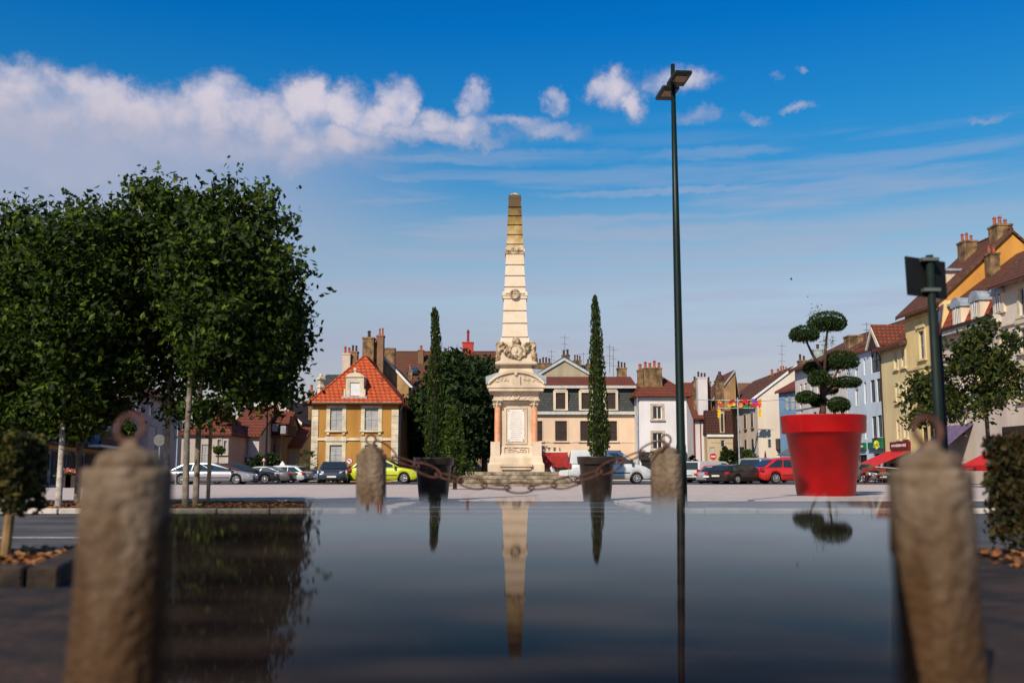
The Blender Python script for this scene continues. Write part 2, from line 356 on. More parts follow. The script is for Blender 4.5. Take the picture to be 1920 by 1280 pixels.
# near planting beds left and right
DSOIL = mat('dark_soil', (.030, .014, .008), .95, .6, 5, bump=1, bscale=20)  # near-black brown soil colour for the beds nearest the camera
def bed(pts, name='planting_bed'):
    bm = NB(); prism(bm, [(x, y, -.004) for x, y in pts], (0, 0, .09)); o = obj(name, bm, DSOIL); o['kind'] = 'structure'
bed([(-8, 5.45), (-2.72, 5.75), (-3.2, 7.4), (-8, 7.4)])
KD = mat('dark_kerb', (.04, .024, .014), .9, .4, 6, bump=.5)  # very dark brown colour for the kerb of the left bed
for q_ in (([(-8, 5.25), (-2.66, 5.55)], .18), ([(-2.5, 5.6), (-3.0, 7.5)], .16)):
    o = kerb(q_[0], q_[1], .13); o.data.materials[0] = KD
litter('leaf_litter', -6, -2.85, 5.8, 7.3, .086, 2500, 2)
bed([(.92, 2.2), (8, 2.2), (8, 7.4), (2.95, 7.4), (1.8, 4.4)])
litter('leaf_litter', 2.9, 5, 3.0, 7.3, .086, 1500, 3)
bed([(-8, 2.2), (-.80, 2.2), (-1.70, 4.95), (-8, 4.95)])  # bed added over the road, its dark colour standing in for the dim corner
# ------------------------------------------------------------ dark reflecting sheet across the foreground
def mirror():
    e = .25; z0 = CH-e; sl_ = math.tan(PITCH-math.atan((781-640)/F))
    def on(px, py):
        d = ray(px, py); t = (CAM.z-z0)/(sl_*d.y-d.z); return CAM+d*t
    t = thing('glass_sheet', 'sheet of dark glass across the foreground, mirroring the obelisk and lamp post', 'glass sheet', (0, 1.4, 0))
    far, near = on(960, 914).y, .62
    def pt(px, y): x = (px-960)/F*math.cos(0)*1.0; return Vector((x*y, y, z0+sl_*y))
    bm = NB(); n_ = 24
    A = []; B = []
    for i in range(n_+1):
        px = 332+(1658-332)*i/n_; A.append(pt(px, near)); B.append(pt(px, far))
    prism(bm, A+B[::-1], (0, 0, -.006))
    m = bpy.data.materials.new('dark_mirror_glass'); m.use_nodes = True; nt = m.node_tree; N = nt.nodes; L = nt.links; N.clear()
    def mth(op, a, b=None):
        x = N.new('ShaderNodeMath'); x.operation = op
        for i, v in enumerate((a, b)):
            if v is None: continue
            if isinstance(v, (int, float)): x.inputs[i].default_value = v
            else: L.new(v, x.inputs[i])
        return x.outputs[0]
    geo = N.new('ShaderNodeNewGeometry'); dt = N.new('ShaderNodeVectorMath'); dt.operation = 'DOT_PRODUCT'
    L.new(geo.outputs['Incoming'], dt.inputs[0]); L.new(geo.outputs['Normal'], dt.inputs[1])
    c_ = mth('ABSOLUTE', dt.outputs['Value']); fr = mth('MINIMUM', mth('MULTIPLY', mth('POWER', mth('SUBTRACT', 1.0, c_), 14.0), 2.4), .92)
    nz = N.new('ShaderNodeTexNoise'); nz.inputs['Scale'].default_value = 3; nz.inputs['Detail'].default_value = 7; tc = N.new('ShaderNodeTexCoord')
    mp = N.new('ShaderNodeMapping'); mp.inputs['Scale'].default_value = (1.0, 6, 1); L.new(tc.outputs['Object'], mp.inputs[0]); L.new(mp.outputs[0], nz.inputs['Vector'])
    gl = N.new('ShaderNodeBsdfGlossy'); gl.inputs['Roughness'].default_value = .012; gl.inputs[0].default_value = (.98, .90, .84, 1)
    rr_ = N.new('ShaderNodeMapRange'); rr_.inputs[1].default_value = .35; rr_.inputs[2].default_value = .75; rr_.inputs[3].default_value = .004; rr_.inputs[4].default_value = .03; L.new(nz.outputs[0], rr_.inputs[0]); L.new(rr_.outputs[0], gl.inputs['Roughness'])
    n4 = N.new('ShaderNodeTexNoise'); n4.inputs['Scale'].default_value = 26; n4.inputs['Detail'].default_value = 3; L.new(tc.outputs['Object'], n4.inputs['Vector']); b4 = N.new('ShaderNodeBump'); b4.inputs['Strength'].default_value = .05; b4.inputs['Distance'].default_value = .002; L.new(n4.outputs[0], b4.inputs['Height']); L.new(b4.outputs[0], gl.inputs['Normal'])
    body = N.new('ShaderNodeBsdfDiffuse'); rp = N.new('ShaderNodeValToRGB'); L.new(nz.outputs[0], rp.inputs[0])
    rp.color_ramp.elements[0].position = .45; rp.color_ramp.elements[0].color = (.006, .004, .005, 1); rp.color_ramp.elements[1].position = .74; rp.color_ramp.elements[1].color = (.048, .032, .023, 1)
    L.new(rp.outputs[0], body.inputs[0])
    mx = N.new('ShaderNodeMixShader'); L.new(fr, mx.inputs[0]); L.new(body.outputs[0], mx.inputs[1]); L.new(gl.outputs[0], mx.inputs[2])
    # the coating thins out towards the far rim of the sheet
    sp = N.new('ShaderNodeSeparateXYZ'); L.new(tc.outputs['Object'], sp.inputs[0])
    mr = N.new('ShaderNodeMapRange'); mr.interpolation_type = 'SMOOTHSTEP'; L.new(sp.outputs[1], mr.inputs[0])
    mr.inputs[1].default_value = on(960, 1000).y-1.4; mr.inputs[2].default_value = on(960, 920).y-1.4; mr.inputs[3].default_value = 0; mr.inputs[4].default_value = 1.0
    tr = N.new('ShaderNodeBsdfTransparent'); m2 = N.new('ShaderNodeMixShader'); L.new(mr.outputs[0], m2.inputs[0]); L.new(mx.outputs[0], m2.inputs[1]); L.new(tr.outputs[0], m2.inputs[2])
    g2 = N.new('ShaderNodeMath'); out = N.new('ShaderNodeOutputMaterial'); L.new(m2.outputs[0], out.inputs[0])
    obj('pane', bm, m, t)
    yb = on(960, 1016).y; bm = NB()
    prism(bm, [pt(332, near)+Vector((.03, .03, -.012)), pt(1658, near)+Vector((-.03, .03, -.012)), pt(1658, yb)+Vector((-.03, 0, -.012)), pt(332, yb)+Vector((.03, 0, -.012))], (0, 0, -.02))
    obj('tray', bm, BLACK, t)
    bm = NB()
    for px in (420, 1560):
        for y in (near+.15, yb-.15):
            p = pt(px, y); tube(bm, [(p.x, p.y, -.01), (p.x, p.y, p.z-.03)], .014, 8)
    obj('stand', bm, BLACK, t)
mirror()
# ------------------------------------------------------------ bollards and chain
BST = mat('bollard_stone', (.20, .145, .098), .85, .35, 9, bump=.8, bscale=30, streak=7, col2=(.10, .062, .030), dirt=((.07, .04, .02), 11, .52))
def foot_dimming(m):
    # dimming of the lower stone, painted into its colour as ragged brown
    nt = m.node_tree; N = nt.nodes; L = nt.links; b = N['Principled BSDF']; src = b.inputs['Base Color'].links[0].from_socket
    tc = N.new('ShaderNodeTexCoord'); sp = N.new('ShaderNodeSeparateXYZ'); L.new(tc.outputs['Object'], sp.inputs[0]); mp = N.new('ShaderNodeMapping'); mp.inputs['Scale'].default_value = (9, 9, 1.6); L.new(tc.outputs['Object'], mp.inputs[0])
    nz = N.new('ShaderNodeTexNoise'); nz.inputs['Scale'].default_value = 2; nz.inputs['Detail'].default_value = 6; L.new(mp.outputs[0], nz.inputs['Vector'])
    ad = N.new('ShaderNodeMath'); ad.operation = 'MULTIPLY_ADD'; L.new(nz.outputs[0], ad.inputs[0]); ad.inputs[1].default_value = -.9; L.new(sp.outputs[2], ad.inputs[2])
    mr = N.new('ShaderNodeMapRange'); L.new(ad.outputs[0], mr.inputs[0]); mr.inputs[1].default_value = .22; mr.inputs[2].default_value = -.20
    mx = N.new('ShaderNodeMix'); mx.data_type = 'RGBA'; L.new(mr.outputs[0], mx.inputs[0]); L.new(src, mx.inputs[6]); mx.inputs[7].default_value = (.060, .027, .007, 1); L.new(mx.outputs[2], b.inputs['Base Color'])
foot_dimming(BST)
def bollard(px, D, rpx, pytop, label, ringpx, tilt=0, flare=1.18):
    x = GX(px, D); s = rpx*D/F
    t = thing('bollard', label, 'bollard', (x, D, 0), 0, 'stone bollards along the road')
    H = ZY(pytop, D); k = s
    prof = [(k*flare, 0), (k*1.12, .05), (k, H*.5), (k*.99, H-.54*k), (k*.94, H-.44*k), (k*.74, H-.425*k), (k*.755, H-.30*k), (k*.70, H-.14*k), (k*.50, H-.02*k), (k*.26, H+.02*k), (k*.22, H+.22*k), (k*.01, H+.26*k)]
    bm = NB(); lathe(bm, prof, (x, D, 0), 64)
    for v in bm.verts:
        v.co.x += .006*math.sin(v.co.z*23+v.co.y*31); v.co.y += .005*math.sin(v.co.z*17+v.co.x*29)
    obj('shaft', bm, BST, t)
    bm = NB(); r = ringpx*D/F; c = Vector((x+tilt*r*.3, D, H+.24*k+r*.8))
    tube(bm, [c+Vector((math.cos(a)*r, math.sin(a)*r*.35*(1 if tilt == 0 else 0.8), math.sin(a)*r)) for a in [2*math.pi*i/24 for i in range(24)]], r*.22, 8, closed=True)
    obj('ring', bm, RUST, t, smooth=True)
    return x, c, r
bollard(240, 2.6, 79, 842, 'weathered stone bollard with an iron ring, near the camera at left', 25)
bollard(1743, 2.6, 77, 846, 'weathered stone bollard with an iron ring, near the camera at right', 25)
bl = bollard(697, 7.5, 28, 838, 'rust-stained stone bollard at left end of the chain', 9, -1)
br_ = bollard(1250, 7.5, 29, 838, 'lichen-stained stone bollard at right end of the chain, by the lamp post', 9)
def chain():
    t = thing('chain', 'sagging rusty iron chain of large oval links between the two farther bollards', 'chain', (0, 7.5, 0))
    pts = [(706, 831), (722, 848), (745, 862), (790, 876), (830, 893), (896, 908), (938, 913), (980, 915), (1022, 912), (1063, 905), (1107, 893), (1148, 873), (1190, 852), (1226, 842), (1244, 832)]
    W = [P(a, b, 7.42) for a, b in pts]
    # resample to even links
    segs = [(W[i+1]-W[i]).length for i in range(len(W)-1)]; tot = sum(segs); n_ = 13; 
    def at(d):
        for s, a, b in zip(segs, W, W[1:]):
            if d <= s+1e-9: return a.lerp(b, d/s)
            d -= s
        return W[-1]
    for i in range(n_):
        a, b = at(tot*i/n_), at(tot*(i+1)/n_); c = (a+b)/2; u = (b-a).normalized(); hl = (b-a).length/2+.022
        v = Vector((0, 1, 0)) if i % 2 else Vector((0, .35, 1)); v = (v-u*u.dot(v)).normalized()
        if i % 2: v = (v+u.cross(v)*(.45)).normalized()
        bm = NB(); tube(bm, [c+u*hl*math.cos(q)+v*.042*math.sin(q) for q in [2*math.pi*j/24 for j in range(24)]], .0072, 8, closed=True)
        obj('link', bm, RUST, t, smooth=True)
chain()
# ------------------------------------------------------------ lamp post and sign post
GREENM = mat('dark_green_paint', (.003, .012, .008), .45, .15, 3, spec=.25)
def lamp():
    D = 18.0; x = GX(1278, D); t = thing('street_lamp', 'tall dark green lamp post with two flat lamp heads, beside the right chain bollard', 'street lamp', (x, D, 0), 0)
    H = ZY(121, D); bm = NB(); tube(bm, [(x, D, 0), (x, D, 1.1), (x, D, 1.15), (x, D, H*.6), (x, D, H)], [.095, .09, .08, .066, .038], 16); obj('pole', bm, GREENM, t, smooth=True)
    bm = NB(); lathe(bm, [(.17, 0), (.17, .03), (.11, .05), (.11, .12)], (x, D, .004), 16); obj('base_plate', bm, GREENM, t)
    z = ZY(151, D-.35)
    for s in (-1, 1):
        M = MW[t.name] @ Matrix.Translation((-.055*s, s*.36, z)) @ Matrix.Rotation(R(5), 4, 'Z')
        bm = NB(); prism(bm, [M @ Vector(p) for p in ((-.165, -.31, 0), (.165, -.31, 0), (.165, .31, .0), (-.165, .31, .0))], (0, 0, .07)); bevel(bm, .02, 2)
        h = obj('lamp_head', bm, GREENM, t)
        bm = NB(); box(bm, -.11, -.22, -.012, .11, .06, .004, M); obj('lens', bm, mat('amber_lens', (.42, .20, .03), .3, .3, 20, spec=.4), h)
        bm = NB(); tube(bm, [MW[t.name] @ Vector((0, 0, z+.03)), M @ Vector((0, -s*.1, .03))], .025, 8); obj('bracket', bm, GREENM, t)
    for (a, b) in ((700, 713), (745, 752)):
        bm = NB(); za, zb = ZY(b, D), ZY(a, D); lathe(bm, [(.0735, za), (.0735, zb)], (x, D, 0), 16); obj('sticker', bm, mat('faded_sticker', (.45, .42, .38), .7, .4, 20), t)
lamp()
def signpost():
    D = 9.0; x = GX(1765, D); t = thing('road_sign', 'dark green post with the back of a rectangular sign on top, behind the right bollard', 'road sign', (x, D, 0))
    H = ZY(479, D); bm = NB(); tube(bm, [(x, D, 0), (x, D, 1.0), (x, D, H)], [.05, .044, .034], 14); obj('post', bm, mat('sage_green_paint', (.008, .016, .012), .6, .2, 6, spec=.2), t, smooth=True)
    a, b, c, d = P(1698, 480, D-.02), P(1772, 491, D+.10), P(1776, 560, D+.10), P(1703, 552, D-.02)
    bm = NB(); prism(bm, [a, b, c, d], (0, .03, 0)); obj('sign_plate', bm, BLACK, t)
    for py in (488, 545):
        bm = NB(); z = ZY(py, D); box(bm, x-.085, D-.05, z-.012, x+.07, D+.06, z+.018); obj('clamp', bm, mat('dull_zinc', (.10, .11, .10), .7), t)
    D2 = 9.4
    tri = thing('road_sign', 'red and white warning sign seen edge-on beside the dark sign post', 'road sign', (GX(1763, D2), D2, 0))
    p = [P(1757, 577, D2), P(1767, 570, D2+.3), P(1760, 628, D2+.1)]
    bm = NB(); prism(bm, p, (.02, .012, 0)); obj('sign_plate', bm, mat('sign_red', (.5, .02, .02), .5), tri)
    q = [P(1759, 584, D2-.03), P(1763, 582, D2+.05), P(1760, 605, D2-.02)]
    bm = NB(); prism(bm, q, (.004, -.01, 0)); obj('sign_face', bm, WHITE, tri)
    bm = NB(); g = P(1768, 700, D2+.2); tube(bm, [(g.x-.01, g.y, 0), (g.x-.01, g.y, P(1768, 575, D2).z)], .02, 10); obj('post', bm, BLACK, tri)
signpost()
# ------------------------------------------------------------ pots and what grows in them
def pot(px, D, ytop, rtop, rbot, yb_rim, m, name, label, group=None, bead=False, gap=.93):
    x = GX(px, D); k = D/F; H = ZY(ytop, D-rtop*k); zr = ZY(yb_rim, D-rtop*k)
    t = thing(name, label, 'plant pot', (x, D, 0), 0, group); rt, rb = rtop*k, rbot*k; rm = rt*.985
    bm = NB(); lathe(bm, [(rb*.97, 0), (rb, .03), (rb+(rt*gap-rb)*(zr/H), zr-.02), (rm-.04, zr-.005), (rm-.015, zr+.002), (rm-.01, zr+.02), (rt-.004, H-.03), (rt, H-.012), (rt-.008, H), (rt-.05, H), (rt-.06, H-.08), (rt*.3, H-.10)], (x, D, 0), 64)
    obj('shell', bm, m, t, smooth=True)
    for p in bpy.data.objects[t.name].children:
        pass
    bm = NB(); lathe(bm, [(rt-.065, H-.14), (rt-.065, H-.085), (.02, H-.06)], (x, D, 0), 32); obj('soil', bm, SOIL, t)
    return x, H, rt
REDP = mat('red_plastic', (.36, .002, .003), .42, .15, 1.3, spec=.25, dirt=((.26, .03, .012), 3, .60))
DPOT = mat('dark_plastic', (.040, .026, .020), .38, .25, 3, spec=.4)
D_C = 22.2
xl, Hl, _ = pot(813, D_C, 857, 38, 26.5, 872, DPOT, 'plant_pot', 'dark brown pot holding the left cypress, behind the chain', 'dark cypress pots behind the chain', gap=.9)
xr, Hr, _ = pot(1119, D_C, 855, 37, 25.5, 870, DPOT, 'plant_pot', 'dark brown pot holding the right cypress, in front of the white van', 'dark cypress pots behind the chain', gap=.9)
for o in bpy.data.objects:
    if o.name.startswith('shell'):
        for p in o.data.polygons: p.use_smooth = True
def cypress(px0, ys, label, seed):
    """ys: (py, center px, halfwidth px) from the top down"""
    D = D_C; x = GX(px0, D); t = thing('cypress', label, 'cypress', (x, D, .55), 0, 'potted columnar cypresses')
    rr = random.Random(seed); pts = []; C_ = []
    for py, cx, hw in ys: C_.append((ZY(py, D), GX(cx, D), hw*1.1*D/F))
    for (z1, x1, r1), (z0, x0, r0) in zip(C_, C_[1:]):
        n_ = int(900*(z1-z0)*(r1+r0)/2/.16)+60
        for i in range(n_):
            q = rr.random(); a = rr.random()*6.283; r = (r0+(r1-r0)*q); r *= (1-.45*rr.random()**2)*(1+.10*math.sin(a*3+z0*9+q*7))
            pts.append(Vector((x0+(x1-x0)*q+r*math.cos(a), D+r*math.sin(a), z0+(z1-z0)*q)))
    V = []; Fc = []; mi = []; inv = MW[t.name].inverted()
    for p in pts:
        s = rr.uniform(.03, .065); ax = Vector((rr.gauss(0, .35), rr.gauss(0, .35), 1)).normalized(); b = ax.orthogonal().normalized(); b.rotate(Matrix.Rotation(rr.random()*6.28, 3, ax)); p = inv @ p; k = len(V)
        V += [p-ax*s*.6, p+b*s*.3, p+ax*s, p-b*s*.3]; Fc.append((k, k+1, k+2, k+3)); mi.append(0 if rr.random() < .45 else 1 if rr.random() < .8 else 2)
    me = bpy.data.meshes.new('foliage'); me.from_pydata([tuple(v) for v in V], [], Fc)
    for m in (mat('cypress_dark', (.014, .028, .005), .8, trans=.15, spec=.1), mat('cypress_mid', (.04, .062, .010), .8, trans=.2, spec=.1), mat('cypress_light', (.10, .13, .02), .8, trans=.25, spec=.1)): me.materials.append(m)
    me.polygons.foreach_set('material_index', mi); o = bpy.data.objects.new('foliage', me); link(o); o.parent = t
    bm = NB(); tube(bm, [(c[1], D, c[0]) for c in C_[::-1]], [max(.01, c[2]*.55) for c in C_[::-1]], 10); obj('trunk', bm, mat('cypress_core', (.012, .016, .006), .9), t)
cypress(815, [(578, 811, 2), (588, 812, 6), (605, 813, 7), (640, 815, 9), (700, 815, 11.5), (760, 814, 14), (820, 812, 16), (848, 812, 15), (864, 812, 8)], 'slim cypress with a crooked tip in the left dark pot', 5)
cypress(1120, [(555, 1119, 1.5), (563, 1119, 5), (590, 1120, 7.5), (640, 1121, 11), (700, 1122, 13.5), (760, 1123, 16), (800, 1123, 18.5), (835, 1123, 18), (853, 1122, 13), (864, 1122, 7)], 'straight dense cypress in the right dark pot', 6)
D_R = 26.5
xp, Hp, rp_ = pot(1547, D_R, 775, 77.5, 52, 809, REDP, 'red_plant_pot', 'giant glossy red flower pot with a thick rim on the pavement')
for o in bpy.data.objects:
    if o.name.startswith('shell'):
        for p in o.data.polygons: p.use_smooth = True
def cloud_tree():
    D = D_R; x = GX(1545, D); t = thing('topiary_tree', 'cloud-pruned topiary tree with round pads growing in the giant red pot', 'topiary', (x, D, Hp-.12))
    B_ = mat('topiary_bark', (.10, .055, .035), .9, .3, 20)
    pads = [(1552, 605, 37, 20, .1), (1508, 627, 28, 16, -.3), (1577, 677, 34, 19, .35), (1529, 691, 25, 13, .5), (1537, 711, 22, 15, -.45), (1587, 717, 29, 11, .1), (1557, 731, 15, 8, .4), (1512, 745, 20, 12, -.3), (1534, 752, 16, 12, .1), (1572, 759, 21, 14, -.35)]
    k = D/F; base = Vector((x, D, Hp-.1)); hub = P(1541, 745, D)
    mats = [mat('topiary_dark', (.010, .024, .006), .7, trans=.1, spec=.15), mat('topiary_mid', (.024, .050, .009), .7, trans=.15, spec=.15), mat('topiary_light', (.055, .09, .016), .7, trans=.15, spec=.15)]
    for i, (px, py, a, b, dy) in enumerate(pads):
        c = P(px, py, D+dy); rx, rz = a*k*.94, b*k*1.02; rr = random.Random(i+40); V = []; Fc = []; mi = []
        bm = NB(); ball(bm, c+Vector((0, 0, -rz*.1)), 1, (rx*.86, rx*.75, rz*.70), 20, 12)
        for v in bm.verts:
            if v.co.z < c.z-rz*.45: v.co.z = c.z-rz*.45+(v.co.z-c.z+rz*.45)*.3
        pad = obj('foliage_pad', bm, mats[0], t, smooth=True)
        n_ = int(16000*rx*rz+1200); inv = MW[t.name].inverted()
        for j in range(n_):
            th = rr.random()*6.283; ph = math.asin(rr.uniform(-1, 1)); d = Vector((math.cos(th)*math.cos(ph), math.sin(th)*math.cos(ph), math.sin(ph)))
            q = 1+.05*math.sin(th*5+i)+rr.gauss(0, .035); z = d.z*rz*q
            if z < -rz*.62: z = -rz*.62+rr.gauss(0, .025)
            p = inv @ (c+Vector((d.x*rx*q, d.y*rx*.88*q, z))); s = rr.uniform(.016, .034); u = (d+Vector((rr.gauss(0, .6), rr.gauss(0, .6), rr.gauss(0, .6)))).normalized(); v = u.orthogonal().normalized(); v.rotate(Matrix.Rotation(rr.random()*6.28, 3, u)); kk = len(V)
            V += [p-u*s, p+v*s*.45, p+u*s*1.3, p-v*s*.45]; Fc.append((kk, kk+1, kk+2, kk+3)); mi.append(rr.choice((0, 1, 1, 2)))
        me = bpy.data.meshes.new('foliage'); me.from_pydata([tuple(v) for v in V], [], Fc)
        for m in mats: me.materials.append(m)
        me.polygons.foreach_set('material_index', mi); o = bpy.data.objects.new('foliage', me); link(o); o.parent = pad
        st = hub if i not in (0, 1) else P(1546, 700, D)
        c2 = c+Vector((0, 0, -rz*.3)); mid = st.lerp(c2, .5)+Vector((rr.uniform(-.06, .06), rr.uniform(-.05, .05), .04))
        bm = NB(); tube(bm, [st, mid, c2], [.045, .035, .022], 8); obj('branch', bm, B_, t, smooth=True)
    bm = NB(); tube(bm, [base, base.lerp(hub, .5)+Vector((.03, 0, 0)), hub, P(1544, 720, D), P(1546, 700, D)], [.10, .085, .07, .055, .045], 10); obj('trunk', bm, B_, t, smooth=True)
    # untrimmed shoots
    pts = []
    rr = random.Random(3)
    for (px, py, w) in ((1524, 592, 10), (1532, 588, 8), (1548, 640, 6), (1561, 640, 7), (1546, 655, 8), (1590, 703, 7)):
        for j in range(60): pts.append(P(px+rr.gauss(0, w/2), py+rr.gauss(0, w), D+rr.gauss(0, .1)))
    leaf_mesh('foliage', pts, .03, [mats[2], mat('topiary_shoot', (.13, .16, .03), .6, trans=.3)], t, 9)
cloud_tree()
# ------------------------------------------------------------ monument
def monument():
    D = 46.0; X0 = GX(967, D); t = thing('obelisk', 'tall pale stone obelisk on a carved pedestal with pink columns and a tablet', 'monument', (X0, D, 0))
    k = D/F*1.0; DF = 44.6
    ST = mat('monument_stone', (.60, .48, .345), .85, .14, 1.2, bump=.35, bscale=14, streak=2.5, dirt=((.40, .27, .14), 1.6, .58))
    # lichen-blackened stone towards the tip: the stain belongs to the stone itself
    SH = bpy.data.materials.new('obelisk_stone'); SH.use_nodes = True; nt = SH.node_tree; N = nt.nodes; L = nt.links; b = N['Principled BSDF']; b.inputs['Roughness'].default_value = .9
    tc = N.new('ShaderNodeTexCoord'); sp = N.new('ShaderNodeSeparateXYZ'); L.new(tc.outputs['Object'], sp.inputs[0])
    nz = N.new('ShaderNodeTexNoise'); nz.inputs['Scale'].default_value = 2.2; nz.inputs['Detail'].default_value = 8; nz.inputs['Roughness'].default_value = .7; L.new(tc.outputs['Object'], nz.inputs['Vector'])
    mr = N.new('ShaderNodeMapRange'); mr.inputs[1].default_value = ZY(500, D); mr.inputs[2].default_value = ZY(372, D); L.new(sp.outputs[2], mr.inputs[0])
    ad = N.new('ShaderNodeMath'); ad.operation = 'MULTIPLY_ADD'; L.new(nz.outputs[0], ad.inputs[0]); ad.inputs[1].default_value = .9; L.new(mr.outputs[0], ad.inputs[2])
    rp = N.new('ShaderNodeValToRGB'); L.new(ad.outputs[0], rp.inputs[0]); e = rp.color_ramp.elements
    e[0].position = .42; e[0].color = (.63, .53, .41, 1); e[1].position = 1.0; e[1].color = (.30, .19, .05, 1)
    q = e.new(.62); q.color = (.60, .45, .26, 1); 
    mr2 = N.new('ShaderNodeMapRange'); mr2.inputs[1].default_value = .98; mr2.inputs[2].default_value = 1.3; L.new(ad.outputs[0], mr2.inputs[0])
    mx = N.new('ShaderNodeMix'); mx.data_type = 'RGBA'; L.new(mr2.outputs[0], mx.inputs[0]); L.new(rp.outputs[0], mx.inputs[6]); mx.inputs[7].default_value = (.09, .06, .025, 1)
    L.new(mx.outputs[2], b.inputs['Base Color']); bp = N.new('ShaderNodeBump'); bp.inputs['Strength'].default_value = .4; bp.inputs['Distance'].default_value = .03; L.new(nz.outputs[0], bp.inputs['Height']); L.new(bp.outputs[0], b.inputs['Normal'])
    CARV = mat('carved_dirty_stone', (.52, .42, .29), .9, .4, 5, bump=.8, bscale=20, col2=(.16, .10, .045), dirt=((.10, .06, .025), 4, .50))
    def Zf(py, hw=0): return ZY(py, D-hw*k)
    CX = X0
    def sq(prof, m, name, parent=t, bev=0): # prof (py, halfwidth px)
        bm = NB(); lathe(bm, [(hw*k, Zf(py, hw)) for py, hw in prof], (CX, D, 0), sq=True)
        if bev: bevel(bm, bev, 1)
        return obj(name, bm, m, parent)
    # shaft courses with grooves between them
    top, bot = (372, 11.6), (634, 24.0)
    def hwid(py): return top[1]+(bot[1]-top[1])*(py-top[0])/(bot[0]-top[0])
    gro = [388.6, 404.8, 421.8, 440, 458, 496.5, 517, 538, 582.5, 606, 632]
    CXs = GX(965.5, D)
    CX = CXs
    pr = [(640, hwid(640)+2.5), (636, hwid(636)+2.5)]
    ys = []
    prof = [(641, hwid(634)+3.5), (633, hwid(633)+2.5)]
    last = 632.2
    for g in gro[::-1]:
        prof += [(g+1.2, hwid(g)), (g+1.1, hwid(g)-2.2), (g-1.1, hwid(g)-2.2), (g-1.2, hwid(g)+.3)]
    prof += [(374, hwid(374)), (370, hwid(374)+.6), (366, hwid(374)+.4), (365, hwid(374)-1.5)]
    sq(prof, SH, 'shaft')
    for (a, b2, ex, nm) in ((464, 477, 2.6, 'moulded_band'), (546, 560, 3.6, 'moulded_band')):
        h = hwid((a+b2)/2); m_ = (a+b2)/2
        o_ = sq([(b2, h+.6), (b2-1, h+ex*.7), (m_+2, h+ex*.7), (m_+1, h+ex), (a+2, h+ex), (a, h+.6)], CARV if ex < 3 else SH, nm)
        bm = NB()
        for j in range(7):
            ball(bm, (CX+(-.8+j*.267)*h*k, D-(h+ex)*k, Zf(a+5, h)), .055, (1.3, .6, 1), 8, 6)
        if ex > 3: 
            z = Zf(552, h); tube(bm, [(CX+.2*math.cos(q), D-(h+ex)*k-.03, z+.2*math.sin(q)) for q in [6.283*i/16 for i in range(16)]], .045, 8, closed=True)
        obj('ornament', bm, CARV, o_, smooth=True)
    bm = NB(); rr = random.Random(4)
    zc = Zf(365, 11); ball(bm, (CX, D, zc), .20, (1, 1, .75), 10, 7); ball(bm, (CX-.12, D-.1, zc+.0), .13, (1, 1, .7), 8, 6); ball(bm, (CX+.14, D-.05, zc-.01), .12, (1.1, 1, .6), 8, 6)
    prism(bm, [(CX-.23, D-.23, zc-.04), (CX+.23, D-.23, zc-.04), (CX+.23, D+.23, zc-.04), (CX-.23, D+.23, zc-.04)], (0, 0, .06))
    obj('cap', bm, mat('bleached_cap', (.5, .42, .28), .9, .5, 6, col2=(.10, .07, .03), bump=.6), t)
    CX = GX(967.5, D)
    # garlanded block, cornice, neck
    blk = sq([(684, 35.5), (682, 38.5), (679, 38.5), (677, 35), (676, 31), (648, 29), (641, 27.5)], ST, 'garland_block')
    CB = mat('carved_stone', (.50, .39, .25), .9, .5, 7, bump=1, bscale=25, col2=(.12, .07, .03), dirt=((.07, .04, .015), 5, .47))
    def garland(bm, y_, hw0):
        for i in range(19):
            s = -1+2*i/18; xx = CX+s*hw0*k; zz = Zf(647, 30)-.58*(1-s*s)
            for j in range(3): ball(bm, (xx+rr.gauss(0, .03), y_+rr.gauss(0, .03), zz+rr.gauss(0, .045)), rr.uniform(.075, .115), (1, .8, 1), 7, 5)
    bm = NB(); yf = D-31*k; garland(bm, yf, 27)
    for s in (-1, 1):
        for i in range(9): ball(bm, (CX+s*(30.5+rr.gauss(0, .8)+i*.45)*k, yf+.05, Zf(648+i*3.4, 30)), rr.uniform(.09, .15), (1, 1, 1), 7, 5)
        c = Vector((CX+s*29*k, yf, Zf(648, 30))); tube(bm, [c+Vector((.16*math.cos(q), 0, .16*math.sin(q))) for q in [6.283*i/12 for i in range(12)]], .06, 6, closed=True)
        # side faces
        for i in range(9):
            q = -1+2*i/8; ball(bm, (CX+s*31*k, D+q*26*k, Zf(648, 30)-.5*(1-q*q)), .13, (.8, 1, 1), 7, 5)
    ball(bm, (CX, yf-.02, Zf(640, 28)), .2, (1, .7, 1), 10, 8)
    for i in range(70):
        a_ = rr.uniform(-.95, .95); zz_ = Zf(rr.uniform(644, 662), 30); 
        if abs(a_) > .38 and zz_ > Zf(647, 30)-.58*(1-a_*a_): ball(bm, (CX+a_*29*k, yf+.05, zz_), rr.uniform(.05, .10), (1.2, .7, .8), 6, 4)
    obj('garland', bm, CB, blk, smooth=True)
    bm = NB(); c = Vector((CX, yf-.06, Zf(658.5, 31)))
    tube(bm, [c+Vector((.27*math.cos(q), 0, .27*math.sin(q))) for q in [6.283*i/24 for i in range(24)]], .065, 8, closed=True)
    obj('medallion_rim', bm, CB, blk, smooth=True)
    bm = NB(); tube(bm, [c+Vector((0, .05, 0)), c+Vector((0, -.04, 0))], [.25, .22], 24); ball(bm, c+Vector((.01, -.05, .02)), .10, (.8, .5, 1.1), 10, 8); obj('medallion', bm, ST, blk)
    sq([(700, 33), (694, 31), (688, 28.5), (684, 29), (683, 31)], ST, 'neck')
    # pediment
    hw = 51.0; yf = D-hw*k; CX = GX(967.5, D); z0, z1, z2 = Zf(731.5, hw), Zf(717, hw), Zf(694.5, hw)
